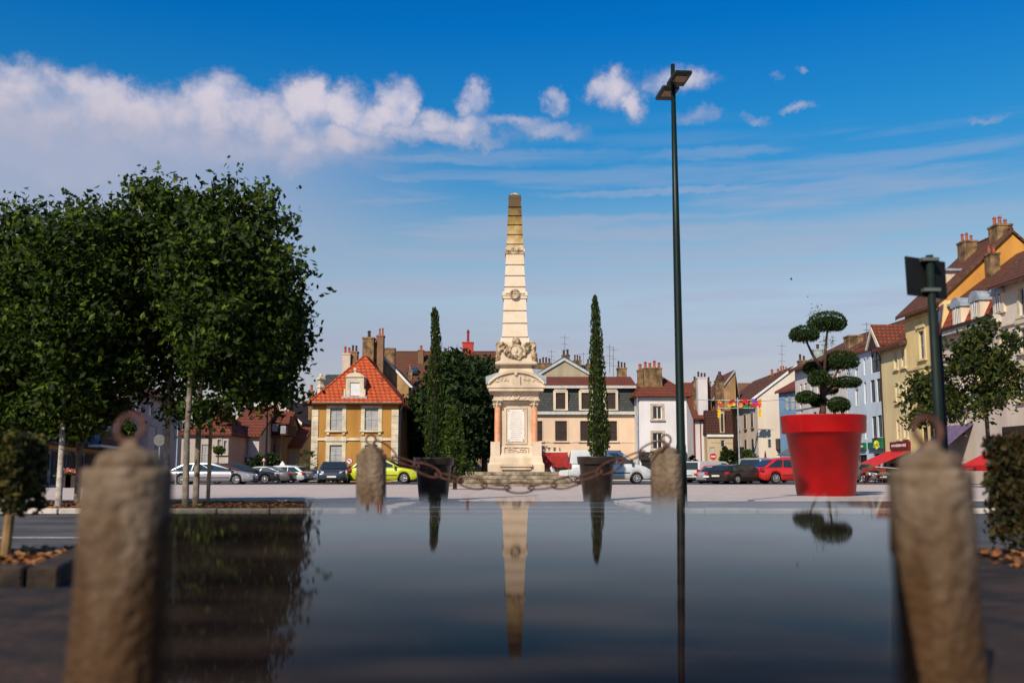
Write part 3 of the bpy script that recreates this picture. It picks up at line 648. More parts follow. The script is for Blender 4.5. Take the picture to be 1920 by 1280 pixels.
    W2 = hw*k
    arc = [(CX+W2*math.sin(a)/math.sin(1.0), z1+(z2-z1)*(math.cos(a)-math.cos(1.0))/(1-math.cos(1.0))) for a in [1.0-2.0*i/16 for i in range(17)]]
    bm = NB(); prism(bm, [(CX-W2*.96, yf, z0)] + [(CX+W2*.96, yf, z0)]+[(x_, yf, z_) for x_, z_ in arc], (0, 2*W2*.94, 0)); ped = obj('pediment', bm, ST, t)
    bm = NB()
    for i in range(16):
        (xa, za), (xb, zb) = arc[i], arc[i+1]; prism(bm, [(xa, yf-.10, za-.10), (xb, yf-.10, zb-.10), (xb, yf-.10, zb+.03), (xa, yf-.10, za+.03)], (0, 2*W2+.05, 0))
    obj('arched_moulding', bm, ST, ped)
    bm = NB(); zc_ = Zf(726, hw); box(bm, CX-W2-.05, yf-.10, zc_-.02, CX+W2+.05, D+W2+.05, zc_+.09); box(bm, CX-W2+.03, yf-.05, zc_-.16, CX+W2-.03, D+W2, zc_-.02); obj('cornice', bm, ST, ped)
    bm = NB(); box(bm, CX-.20, yf-.09, Zf(727, hw), CX+.20, yf+.02, Zf(704, hw)); bevel(bm, .03); ball(bm, (CX, yf-.1, Zf(702, hw)), .09, u=10)
    for i in range(46):
        s = rr.choice((-1, 1)); q = rr.uniform(.28, .86); ball(bm, (CX+s*q*W2, yf-.005, z1+.05+(1-q)*.38*rr.random()), rr.uniform(.03, .06), (1.4, .8, .8), 6, 4)
    obj('relief', bm, ST, ped, smooth=False)
    bm = NB(); box(bm, CX-W2-.12, D-W2*.7, Zf(717, hw)-.02, CX+W2+.12, D+W2*.7, Zf(702, hw)-.05); prism(bm, [(CX-W2-.12, D-W2*.7, Zf(702, hw)-.05), (CX+W2+.12, D-W2*.7, Zf(702, hw)-.05), (CX+W2*.7, D-W2*.7, Zf(697, hw)), (CX-W2*.7, D-W2*.7, Zf(697, hw))], (0, W2*1.4, 0)); obj('zinc_cover', bm, ZINC, ped)
    # frieze, body, corner columns
    sq([(750, 41), (749, 41.5), (735, 41.5), (732, 43)], ST, 'frieze')
    bm = NB(); yf2 = D-41.5*k
    for i in range(60): ball(bm, (CX+rr.uniform(-.85, .85)*.95, yf2-.0, Zf(742, 41)+rr.gauss(0, .07)), rr.uniform(.025, .05), (1.3, .8, .8), 6, 4)
    c = Vector((CX, yf2-.02, Zf(742, 41))); tube(bm, [c+Vector((.14*math.cos(q), 0, .14*math.sin(q))) for q in [6.283*i/16 for i in range(16)]], .035, 6, closed=True)
    obj('frieze_relief', bm, ST, t)
    body = sq([(836, 29.5), (750, 29.5)], ST, 'body')
    bd = 29.5
    PINK = mat('pink_marble', (.62, .27, .13), .55, .12, 6)
    for sx in (-1, 1):
        for sy in (-1, 1):
            xx, yy = CX+sx*34*k, D+sy*34*k; zb, zt = Zf(834, 34), Zf(763, 34)
            bm = NB(); lathe(bm, [(.155, zb), (.155, zb+.06), (.135, zb+.08), (.14, (zb+zt)/2), (.125, zt)], (xx, yy, 0), 20); col = obj('column', bm, PINK, t, smooth=True)
            zc2 = Zf(749, 34); bm = NB(); lathe(bm, [(.13, zt), (.15, zt+.03), (.13, zt+.05), (.16, zt+.2), (.22, zc2-.06)], (xx, yy, 0), 12); box(bm, xx-.24, yy-.24, zc2-.06, xx+.24, yy+.24, zc2-.002)
            for j in range(16):
                a = j*.785; ball(bm, (xx+.18*math.cos(a), yy+.18*math.sin(a), zt+.12+.12*(j//8)), .05, u=6, v=4)
            obj('capital', bm, ST, col)
    yb_ = D-bd*k
    def frame(bm, x0, x1, z0, z1, y, w, d):
        box(bm, x0, y-d, z0, x0+w, y+.01, z1); box(bm, x1-w, y-d, z0, x1, y+.01, z1); box(bm, x0+w, y-d, z0, x1-w, y+.01, z0+w); box(bm, x0+w, y-d, z1-w, x1-w, y+.01, z1)
    bm = NB(); frame(bm, CX-.50, CX+.50, Zf(832, bd), Zf(763, bd), yb_, .07, .05); box(bm, CX-.62, yb_-.10, Zf(757, bd), CX+.62, yb_+.0, Zf(751.5, bd)); box(bm, CX-.56, yb_-.05, Zf(759, bd), CX+.56, yb_, Zf(757, bd)); obj('panel_frame', bm, ST, body)
    bm = NB(); box(bm, CX-.385, yb_-.035, Zf(828, bd), CX+.385, yb_-.003, Zf(767, bd)); tab = obj('tablet', bm, mat('tablet_marble', (.68, .64, .57), .5, .06, 3), body)
    bm = NB()
    for i in range(15):
        w_ = rr.uniform(.15, .30); zz = Zf(771, bd)-.055-i*.093; xq = CX-w_
        while xq < CX+w_: 
            l_ = rr.uniform(.03, .09); box(bm, xq, yb_-.040, zz, xq+l_, yb_-.036, zz+.022); xq += l_+.02
    obj('inscription', bm, mat('faint_lettering', (.46, .36, .30), .8), tab)
    bm = NB()
    for sx in (-.33, .33):
        for zz in (Zf(825.5, bd), Zf(769.5, bd)): ball(bm, (CX+sx, yb_-.045, zz), .028, (1, .5, 1), 8, 5)
    obj('stud', bm, BLACK, tab)
    # pedestal
    ped2 = sq([(884, 47), (872, 47), (870, 45), (858, 44), (853, 41), (849, 37), (838, 36.5), (836, 35)], ST, 'pedestal')
    for sx in (-1, 1):
        bm = NB(); xx = CX+sx*38*k; y0 = D-42*k
        lathe(bm, [(.33, 0), (.33, .32), (.26, .42), (.23, .62), (.21, .7), (.21, Zf(834, 34)-.52), ], (xx, D-34.5*k, Zf(884, 47)-.0), sq=True); obj('corner_block', bm, ST, ped2)
    bm = NB(); yp = D-36.5*k; frame(bm, CX-.56, CX+.56, Zf(851, 36), Zf(837, 36), yp-.02, .04, .04)
    for i in range(40): ball(bm, (CX+rr.uniform(-.48, .48), yp-.03, Zf(844, 36)+rr.gauss(0, .06)), rr.uniform(.025, .045), (1.4, .8, .8), 6, 4)
    box(bm, CX-.72, D-47*k-.16, Zf(872, 47)-.06, CX+.72, D-45*k, Zf(872, 47)+.05); box(bm, CX-.66, D-47*k-.1, Zf(880, 47), CX+.66, D-45*k, Zf(872, 47)-.05); obj('pedestal_relief', bm, ST, ped2)
    # steps
    OLD = mat('old_step_stone', (.33, .26, .18), .9, .35, 3, bump=.6, bscale=15, dirt=((.10, .08, .04), 1.5, .5))
    zs = Zf(884, 47); hs = zs/4; Cx = GX(960, D)
    for i in range(4):
        h_ = 2.05+.42*(3-i)*.62; bm = NB(); box(bm, Cx-h_, D-h_, i*hs, Cx+h_, D+h_, (i+1)*hs-.002); bevel(bm, .02, 1); obj('step', bm, OLD, t)
monument()
# ------------------------------------------------------------ houses
def plaster(key, col, col2=None, d=None, streak=3):
    d = (d[0], d[1], d[2]-.04) if d else (tuple(c*.62 for c in col), .8, .58)
    return mat(key, col, .9, .12, .9, bump=.25, bscale=25, streak=streak, col2=col2, dirt=d)
class House:
    """front wall from A=(px, depth) to B=(px, depth); local x along the wall, y into the house, z up"""
    def __init__(s, name, label, A, B, depth, ztop, wallm, wins=(), group=None, cat='house', tops=None, reveal=.14, z0=0.0):
        a = Vector((GX(*A), A[1], 0)); b = Vector((GX(*B), B[1], 0)); s.L = (b-a).length; s.D = depth
        rz = math.atan2(b.y-a.y, b.x-a.x); s.t = thing(name, label, cat, tuple(a), rz, group); s.M = MW[s.t.name]; s.inv = s.M.inverted()
        s.zt = ztop if not isinstance(ztop, tuple) else s.fac(*ztop)[1]
        s.nrm = s.M.to_3x3() @ Vector((0, -1, 0)); s.wallm = wallm; s.rev = reveal
        holes = []
        for w in wins:
            x0, y0, x1, y1 = w[:4]; ym, xm = (y0+y1)/2, (x0+x1)/2
            u0, u1, za, zb = s.fac(x0, ym)[0], s.fac(x1, ym)[0], s.fac(xm, y1)[1], s.fac(xm, y0)[1]
            u0, u1 = max(.05, u0), min(s.L-.05, u1); za = max(.05, za); zb = min(s.zt-.05, zb)
            if u1-u0 > .1 and zb-za > .1: holes.append((u0, za, u1, zb, w[4] if len(w) > 4 else 'dark'))
        s.holes = holes
        bm = NB(); us = sorted({0, s.L, *[h[0] for h in holes], *[h[2] for h in holes]}); zs = sorted({z0, s.zt, *[h[1] for h in holes], *[h[3] for h in holes]})
        V = {}
        def v(u, z):
            k = (round(u, 5), round(z, 5))
            if k not in V: V[k] = bm.verts.new((u, 0, z))
            return V[k]
        for i in range(len(us)-1):
            for j in range(len(zs)-1):
                um, zm = (us[i]+us[i+1])/2, (zs[j]+zs[j+1])/2
                if any(h[0] < um < h[2] and h[1] < zm < h[3] for h in holes): continue
                bm.faces.new((v(us[i], zs[j]), v(us[i+1], zs[j]), v(us[i+1], zs[j+1]), v(us[i], zs[j+1])))
        r = s.rev
        for (u0, za, u1, zb, _) in holes:
            c = [bm.verts.new(p) for p in ((u0, 0, za), (u1, 0, za), (u1, 0, zb), (u0, 0, zb), (u0, r, za), (u1, r, za), (u1, r, zb), (u0, r, zb))]
            for f in ((0, 1, 5, 4), (1, 2, 6, 5), (2, 3, 7, 6), (3, 0, 4, 7)): bm.faces.new([c[q] for q in f])
        q = [bm.verts.new(p) for p in ((0, 0, z0), (s.L, 0, z0), (s.L, 0, s.zt), (0, 0, s.zt), (0, depth, z0), (s.L, depth, z0), (s.L, depth, s.zt), (0, depth, s.zt))]
        for f in ((1, 5, 6, 2), (5, 4, 7, 6), (4, 0, 3, 7), (3, 2, 6, 7)): bm.faces.new([q[i] for i in f])
        s.wall = obj('wall', bm, wallm, s.t, local=True)
        for h in holes: s.window(*h)
    def fac(s, px, py):
        o = s.inv @ CAM; d = s.inv.to_3x3() @ ray(px, py)
        if abs(d.y) < 1e-6: return 0, 0
        p = o+d*(-o.y/d.y); return p.x, p.z
    def lo(s, bm, m, name, parent=None, smooth=False): return obj(name, bm, m, parent or s.t, local=True, smooth=smooth)
    def window(s, u0, za, u1, zb, kind):
        r = s.rev; w, h = u1-u0, zb-za
        if kind == 'none': return
        if kind in ('shut', 'pshut', 'dshut'):
            m = {'shut': GREYSH, 'pshut': PALESH, 'dshut': DARKW}[kind]; bm = NB(); g = .02
            for a, b in ((u0+g, (u0+u1)/2-g/2), ((u0+u1)/2+g/2, u1-g)):
                box(bm, a, r-.06, za+g, b, r-.02, zb-g); n_ = max(4, int(h/.14)); fw = (b-a)*.12
                for i in range(n_): 
                    z = za+h*(i+.5)/n_; box(bm, a+fw, r-.075, z-.02, b-fw, r-.058, z+.02)
                box(bm, a, r-.09, za+h*.46, b, r-.062, za+h*.54)
            o = s.lo(bm, m, 'shutter'); bm = NB(); box(bm, u0, r-.015, za, u1, r, zb); s.lo(bm, DARKW, 'backing', o); return
        fm = {'dark': DARKW, 'white': WHITE, 'blind': WHITE, 'grey': ZINC}[kind if kind in ('white', 'blind', 'grey') else 'dark']
        f = min(.07, w*.12); bm = NB(); y0, y1 = r-.05, r-.005
        box(bm, u0, y0, za, u0+f, y1, zb); box(bm, u1-f, y0, za, u1, y1, zb); box(bm, u0+f, y0, za, u1-f, y1, za+f); box(bm, u0+f, y0, zb-f, u1-f, y1, zb)
        if w > .5:
            m_ = (u0+u1)/2; box(bm, m_-f*.5, y0-.004, za+f, m_+f*.5, y1, zb-f)
            if h > 1.2: box(bm, u0+f, y0+.003, za+h*.52-.02, m_-f*.5, y1, za+h*.52+.02); box(bm, m_+f*.5, y0+.003, za+h*.52-.02, u1-f, y1, za+h*.52+.02)
        o = s.lo(bm, fm, 'window'); bm = NB(); box(bm, u0+f*.5, r-.03, za+f*.5, u1-f*.5, r-.012, zb-f*.5)
        s.lo(bm, mat('white_blind', (.62, .62, .62), .7, .05) if kind == 'blind' else GLASS, 'pane', o)
    def surround(s, m=None, w=.16, sill=True, head=0, idx=None, d=.05):
        m = m or CREAMT
        for i, (u0, za, u1, zb, k) in enumerate(s.holes):
            if idx is not None and i not in idx: continue
            bm = NB(); box(bm, u0-w, -d, za, u0-.002, .02, zb+w); box(bm, u1+.002, -d, za, u1+w, .02, zb+w); box(bm, u0-.001, -d, zb+.002, u1+.001, .02, zb+w)
            if head: box(bm, u0-w-.06, -d-.07, zb+w+.002, u1+w+.06, .02, zb+w+head)
            s.lo(bm, m, 'window_surround')
            if sill:
                bm = NB(); box(bm, u0-w-.06, -d-.10, za-.13, u1+w+.06, .03, za-.003)
                if sill == 2:
                    for a in (u0-w+.05, u1+w-.23): box(bm, a, -d-.05, za-.32, a+.18, .02, za-.132)
                s.lo(bm, m, 'sill')
    def band(s, y0, y1, m=None, d=.06, name='string_course', px=None):
        px = px or (960 if False else None)
        bm = NB(); box(bm, -.02, -d, y0, s.L+.02, .02, y1); return s.lo(bm, m or CREAMT, name)
    def band_px(s, px, ya, yb, **k): return s.band(s.fac(px, yb)[1], s.fac(px, ya)[1], **k)
    def gutter(s, m=None, r=.09, side=False):
        bm = NB(); tube(bm, [(-.25, -.38, s.zt+.02), (s.L+.25, -.38, s.zt+.02)], r, 8); s.lo(bm, m or ZINC, 'gutter')
    def pipe(s, u, m=None):
        bm = NB(); tube(bm, [(u, -.3, s.zt-.05), (u, -.09, s.zt-.5), (u, -.09, .0)], .05, 6); s.lo(bm, m or ZINC, 'drainpipe')
    def roof_x(s, zr, m, ov=.35, th=.16, yr=None, e=.15, dz=0.02, gable=None, zb=None, verge=None):
        """ridge along the front wall"""
        yr = s.D/2 if yr is None else yr; zt = s.zt+dz; zb = zt if zb is None else zb
        sl = (zr-zt)/yr
        cs = [(-ov, zt-sl*ov), (yr, zr), (s.D+ov, zb-(zr-zb)/(s.D-yr)*ov), (s.D+ov, zb-(zr-zb)/(s.D-yr)*ov+th), (yr, zr+th*1.25), (-ov, zt-sl*ov+th)]
        bm = NB(); prism(bm, [(-e, y, z) for y, z in cs], (s.L+2*e, 0, 0)); s.roof = s.lo(bm, m, 'roof')
        bm = NB()
        for u in (0.0, s.L-.25): prism(bm, [(u, .01, s.zt), (u, yr, zr-.02), (u, s.D-.01, s.zt)], (.25, 0, 0))
        s.lo(bm, gable or s.wallm, 'gable')
        for u in (-e-.05, s.L+e):
            bm = NB(); prism(bm, [(u, -ov, cs[0][1]-.05), (u, yr, zr-.05), (u, yr, zr+.23), (u, -ov, cs[0][1]+.20)], (.05, 0, 0)); s.lo(bm, verge or mat('brown_verge', (.11, .05, .03), .8, .2), 'verge')
        bm = NB(); tube(bm, [(-e, yr, zr+th), (s.L+e, yr, zr+th)], .13, 8); s.lo(bm, m, 'ridge_tiles', s.roof)
        return s.roof
    def roof_hip(s, zr, m, hip, hipb=None, ov=.4, yr=None, dz=.02, rev=False, ridge=None):
        """hipped: ridge from u=hip to u=L-hip along the front, or (ridge='y') from front hip to back"""
        zt = s.zt+dz; L_, D_ = s.L, s.D; k = [(-ov, -ov, zt), (L_+ov, -ov, zt), (L_+ov, D_+ov, zt), (-ov, D_+ov, zt)]
        if ridge == 'y': a, b = (L_/2, hip, zr), (L_/2, D_-(hipb or hip), zr)
        else: a, b = (hip, D_/2, zr), (L_-(hip if hipb is None else hipb), D_/2, zr)
        bm = NB(); v = [bm.verts.new(p) for p in k]; va, vb = bm.verts.new(a), bm.verts.new(b); lo_ = [bm.verts.new((p[0], p[1], p[2]-.12)) for p in k]
        if ridge == 'y': fs = [(v[0], v[1], va), (v[1], v[2], vb, va), (v[2], v[3], vb), (v[3], v[0], va, vb)]
        else: fs = [(v[0], v[1], vb, va), (v[1], v[2], vb), (v[2], v[3], va, vb), (v[3], v[0], va)]
        for f in fs: bm.faces.new(f)
        for i in range(4): bm.faces.new((v[i], lo_[i], lo_[(i+1) % 4], v[(i+1) % 4]))
        bm.faces.new(lo_); s.roof = s.lo(bm, m, 'roof')
        bm = NB(); tube(bm, [a, b], .11, 8)
        for p, q in (((0, a), (1, a), (2, b), (3, b)) if ridge == 'y' else ((0, a), (3, a), (1, b), (2, b))): tube(bm, [k[p], q], .09, 6)
        s.lo(bm, m, 'ridge_tiles', s.roof); return s.roof
    def roof_y(s, ur, zr, m, ov=.35, th=.16, zl=None, zr_=None, verge=None, gable=None):
        """ridge running away from the front wall at u=ur; gable wall above the front"""
        zl = s.zt if zl is None else zl; zq = s.zt if zr_ is None else zr_; L_ = s.L
        a = (zr-zl)/max(ur, .01); b = (zr-zq)/max(L_-ur, .01)
        bm = NB(); prism(bm, [(0, .0, min(s.zt, zl, zq)-.0), (0, 0, zl-.01), (ur, 0, zr-.01), (L_, 0, zq-.01), (L_, 0, min(s.zt, zl, zq))], (0, s.D, 0)) if min(zl, zq) > s.zt+.01 else prism(bm, [(0, .0, zl-.01), (ur, 0, zr-.01), (L_, 0, zq-.01)], (0, s.D, 0))
        s.lo(bm, gable or s.wallm, 'gable')
        bm = NB(); cs = [(-ov, zl-a*ov), (ur, zr), (L_+ov, zq-b*ov), (L_+ov, zq-b*ov+th), (ur, zr+th*1.2), (-ov, zl-a*ov+th)]
        prism(bm, [(u, -.12, z) for u, z in cs], (0, s.D+.3, 0)); s.roof = s.lo(bm, m, 'roof')
        bm = NB()
        for (u0_, z0_, u1_, z1_) in ((-ov, cs[0][1], ur, zr), (ur, zr, L_+ov, cs[2][1])):
            prism(bm, [(u0_, -.17, z0_-.04), (u1_, -.17, z1_-.04), (u1_, -.17, z1_+.22), (u0_, -.17, z0_+.22)], (0, .045, 0))
        s.lo(bm, verge or ZINC, 'verge'); return s.roof
    def chimney(s, x0, x1, yt, yb, D, m=None, pots=2, potm=None, wy=.7, caph=.16, poth=.55, parent=None):
        a, b = P(x0, yt, D), P(x1, yt, D); zt = a.z; zb = P((x0+x1)/2, yb, D).z-1.2; rr = random.Random(int(x0*7+yt)); m = m or BRICKT
        bm = NB(); box(bm, a.x, D, zb, b.x, D+wy, zt-caph); box(bm, a.x-.045, D-.045, zt-caph, b.x+.045, D+wy+.045, zt-.04); c = obj('chimney', bm, m, parent or s.t)
        for i in range(pots):
            xx = a.x+(b.x-a.x)*(i+.5)/pots; r = min(.15, (b.x-a.x)/pots*.36); h = poth*rr.uniform(.75, 1.15); bm = NB()
            lathe(bm, [(r, 0), (r*.85, h*.15), (r*.78, h*.75), (r*1.05, h*.8), (r*1.05, h*.88), (r*.6, h*.9), (r*.6, h)], (xx, D+wy/2, zt-.042), 10); obj('chimney_pot', bm, potm or POTM, c, smooth=False)
        return c
    def antenna(s, px, yt, yb, D, arms=((.1, 8), (.4, 6), (.65, 7))):
        a, b = P(px, yt, D), P(px, yb, D); bm = NB(); tube(bm, [b, a], .022, 5); H = a.z-b.z
        for f, l in arms:
            z = a.z-H*f; w = l*D/F
            tube(bm, [(a.x-w, D, z), (a.x+w, D+.3, z)], .014, 4)
            for j in range(5): x_ = a.x-w+2*w*j/4; tube(bm, [(x_-.02, D-.22, z), (x_+.02, D+.3, z)], .008, 3)
        obj('aerial', bm, mat('aerial_metal', (.12, .10, .10), .6), s.t)
    def awning(s, px0, px1, ya, yb, out, m, name='awning', stripe=None):
        """sloping cloth from the wall line ya (at px0) outwards to yb"""
        u0, u1 = s.fac(px0, (ya+yb)/2)[0], s.fac(px1, (ya+yb)/2)[0]; z1 = s.fac((px0+px1)/2, ya)[1]; z0 = z1-abs(yb-ya)
        bm = NB(); prism(bm, [(u0, -.02, z1), (u0, -out, z0), (u0, -out, z0-.25), (u0, -out-.02, z0-.25), (u0, -out-.02, z0+.03), (u0, -.02, z1+.04)], (u1-u0, 0, 0)); o = s.lo(bm, m, name)
        bm = NB()
        for u in (u0+.03, u1-.03): tube(bm, [(u, -.02, z0-.2), (u, -out, z0)], .02, 5)
        s.lo(bm, WHITE, 'arm', o)
        if stripe:
            bm = NB(); box(bm, u0, -out-.03, z0-.20, u1, -out-.022, z0-.12); s.lo(bm, WHITE, 'trim', o)
# --- ochre house
OCH = plaster('ochre_plaster', (.42, .215, .045), (.29, .13, .025), ((.20, .09, .03), 1.1, .60), 4)
def ochre():
    D = 68; sh = [(619, 765, 642, 806, 'shut'), (684, 765, 709, 806, 'shut'), (618, 834, 641, 868, 'shut'), (684, 834, 708, 868, 'shut')]
    h = House('ochre_house', 'two-storey ochre house with grey shutters and a bright orange hipped roof', (583, D), (745, D), 13, (664, 757), OCH, sh)
    h.surround(w=.26, sill=2, idx=(0, 1)); h.surround(w=.26, sill=False, idx=(2, 3), head=.3)
    h.band_px(664, 820.5, 825.5, d=.09); h.band_px(664, 753.5, 758, d=.25, name='cornice', m=mat('stained_cornice', (.5, .38, .2), .9, .5, 3, col2=(.05, .03, .02)))
    for (a, b) in ((0, .42), (h.L-.44, h.L)):
        bm = NB(); z = .05; i = 0
        while z < h.zt-.45: box(bm, a-.03 if a == 0 else a, -.07, z, b+.03 if a else b, .05, z+.44-.02); z += .44; i += 1
        h.lo(bm, CREAMT, 'quoins')
    ap = P(673, 667, D+3.5); h.roof_hip(ap.z, TILE_OR, 3.6, ridge='y', ov=.28)
    h.gutter(mat('brown_gutter', (.08, .04, .03), .6), .07)
    # side wall windows (shutters) and pipe
    for y in (3, 6, 9): bm = NB(); box(bm, h.L-.0, y, 4.3, h.L+.05, y+.9, 5.9); h.lo(bm, DARKW, 'side_shutter')
    bm = NB(); tube(bm, [(h.L+.3, .25, h.zt), (h.L+.08, .4, h.zt-.5), (h.L+.08, .4, 0)], .05, 6); h.lo(bm, ZINC, 'drainpipe')
    # dormer
    dr = h.lo(NB(), CREAMT, 'dormer'); a, b = P(649, 742, D+.3), P(681, 742, D+.3); M = h.inv; z0 = P(664, 743, D+.3).z; z1 = P(664, 704, D+.3).z; cx = (a.x+b.x)/2
    w0, w1, yf = .62, .33, D+.25
    bm = NB(); box(bm, cx-w0, yf, z0, cx-w1, yf+2.2, z1-.1); box(bm, cx+w1, yf, z0, cx+w0, yf+2.2, z1-.1); box(bm, cx-w1, yf, z0+.97, cx+w1, yf+2.2, z1-.1)
    arc = [(cx+(w0+.06)*math.sin(q)/math.sin(1.1), z1-.1+.30*(math.cos(q)-math.cos(1.1))/(1-math.cos(1.1))) for q in [1.1-2.2*i/12 for i in range(13)]]
    prism(bm, [(x, yf-.08, z) for x, z in arc], (0, 2.0, 0)); box(bm, cx-w0-.12, yf-.06, z0-.0, cx-w0, yf+.5, z0+.5); box(bm, cx+w0, yf-.06, z0, cx+w0+.12, yf+.5, z0+.5)
    ball(bm, (cx-.0, yf+.1, z1+.42), .12); lathe(bm, [(.1, 0), (.05, .12), (.08, .16)], (cx, yf+.1, z1+.17), 10)
    obj('dormer_front', bm, CREAMT, dr); bm = NB(); box(bm, cx-w1, yf+.08, z0, cx+w1, yf+.12, z0+.97); obj('blind', bm, mat('white_blind', (.62, .62, .62), .7, .05), dr)
    bm = NB(); box(bm, cx-w0-.25, yf-.12, z0-.12, cx+w0+.25, yf+.5, z0-.01); obj('flashing', bm, ZINC, dr)
ochre()
def back_ochre():
    D = 79; OC2 = plaster('sandy_plaster', (.40, .25, .11), (.27, .16, .06), ((.17, .11, .05), 1.4, .58))
    A, B = 690, 764; h = House('gabled_house', 'sandy gable-ended house with clustered chimneys behind the orange roof', (A, D), (B, D), 14, (730, 722), OC2, [(747, 768, 755, 800)])
    xr = P(716, 668, D); ur = xr.x-GX(A, D); h.roof_y(ur, xr.z, TILE_BR, zl=None, verge=WHITE)
    h.chimney(680, 701, 631, 690, 77.5, BRICKT, 1, POTD, 1.0); h.chimney(701, 713, 640, 700, 77.9, BRICKT, 1, POTM, .8)
    h.chimney(708, 719, 627, 720, 77.2, BRICKC, 2, POTM, .8); h.chimney(720, 740, 651, 668, 81, BRICKT, 0)
    h2 = House('white_chimney_house', 'low house with two chimney stacks left of the orange roof', (590, 84), (690, 84), 10, (640, 745), plaster('ivory_plaster', (.55, .46, .34)), [], cat='house')
    h2.roof_x(P(640, 706, 88).z, SLATE)
    h2.chimney(642, 657, 661, 700, 82, plaster('white_chimney', (.55, .48, .38), (.42, .30, .22)), 2, POTM, .8); h2.chimney(657, 670, 657, 700, 82.3, BRICKC, 2, POTD, .8)
    h2.chimney(579, 587, 731, 760, 83, BRICKT, 1, POTM, .5)
    bm = NB(); a = P(601, 735, 83); lathe(bm, [(.28, a.z-1.5), (.28, a.z+.3), (.36, a.z+.35), (.36, a.z+.5), (.22, a.z+.6), (.22, a.z+1.0), (.4, a.z+1.05), (.4, a.z+1.2), (.1, a.z+1.3)], (a.x, 83, 0), 4); ball(bm, (a.x, 83, P(601, 704, 83).z), .17); obj('stone_finial', bm, CREAMT, h2.t)
    h3 = House('long_roofed_building', 'long old building with a steep brown-red tiled roof behind the left cypress', (706, 96), (930, 96), 14, (800, 745), plaster('old_stone_wall', (.20, .15, .09), (.12, .09, .05)), [(760, 815, 775, 835), (775, 852, 785, 865)])
    h3.roof_x(P(800, 663, 103).z, brickmat('mossy_tiles', (.17, .05, .025), (.12, .04, .022), (.05, .02, .012), .3, .26, .04, stain=(.08, .055, .03)))
    h3.chimney(784, 794, 655, 668, 101, BRICKC, 1, POTM); h3.chimney(867, 887, 640, 690, 96, mat('red_painted_stack', (.42, .03, .02), .7), 1, mat('red_pot', (.3, .02, .02), .6), 1.2, poth=1.2); h3.chimney(765, 773, 693, 715, 96.5, BRICKT, 1, POTM, .5)
    bm = NB(); a, b = P(763, 702, 99.2), P(783, 692, 99.2); prism(bm, [(a.x, 98.9, a.z-.02), (b.x, 98.9, a.z-.02), (b.x, 99.7, b.z+.1), (a.x, 99.7, b.z+.1)], (0, -.12, .15)); o = obj('skylight', bm, mat('skylight_glass', (.02, .05, .10), .1, .1), h3.t)
    h4 = House('low_stone_house', 'dark rubble-stone house partly hidden behind the left cypress', (752, 84), (808, 84), 8, (780, 762), brickmat('rubble_stone', (.15, .11, .07), (.09, .07, .05), (.05, .04, .03), .7, .35, .04), [(776, 842, 790, 860, 'white'), (779, 800, 790, 815, 'white')])
    h4.roof_x(P(790, 735, 87).z, TILE_DK)
back_ochre()
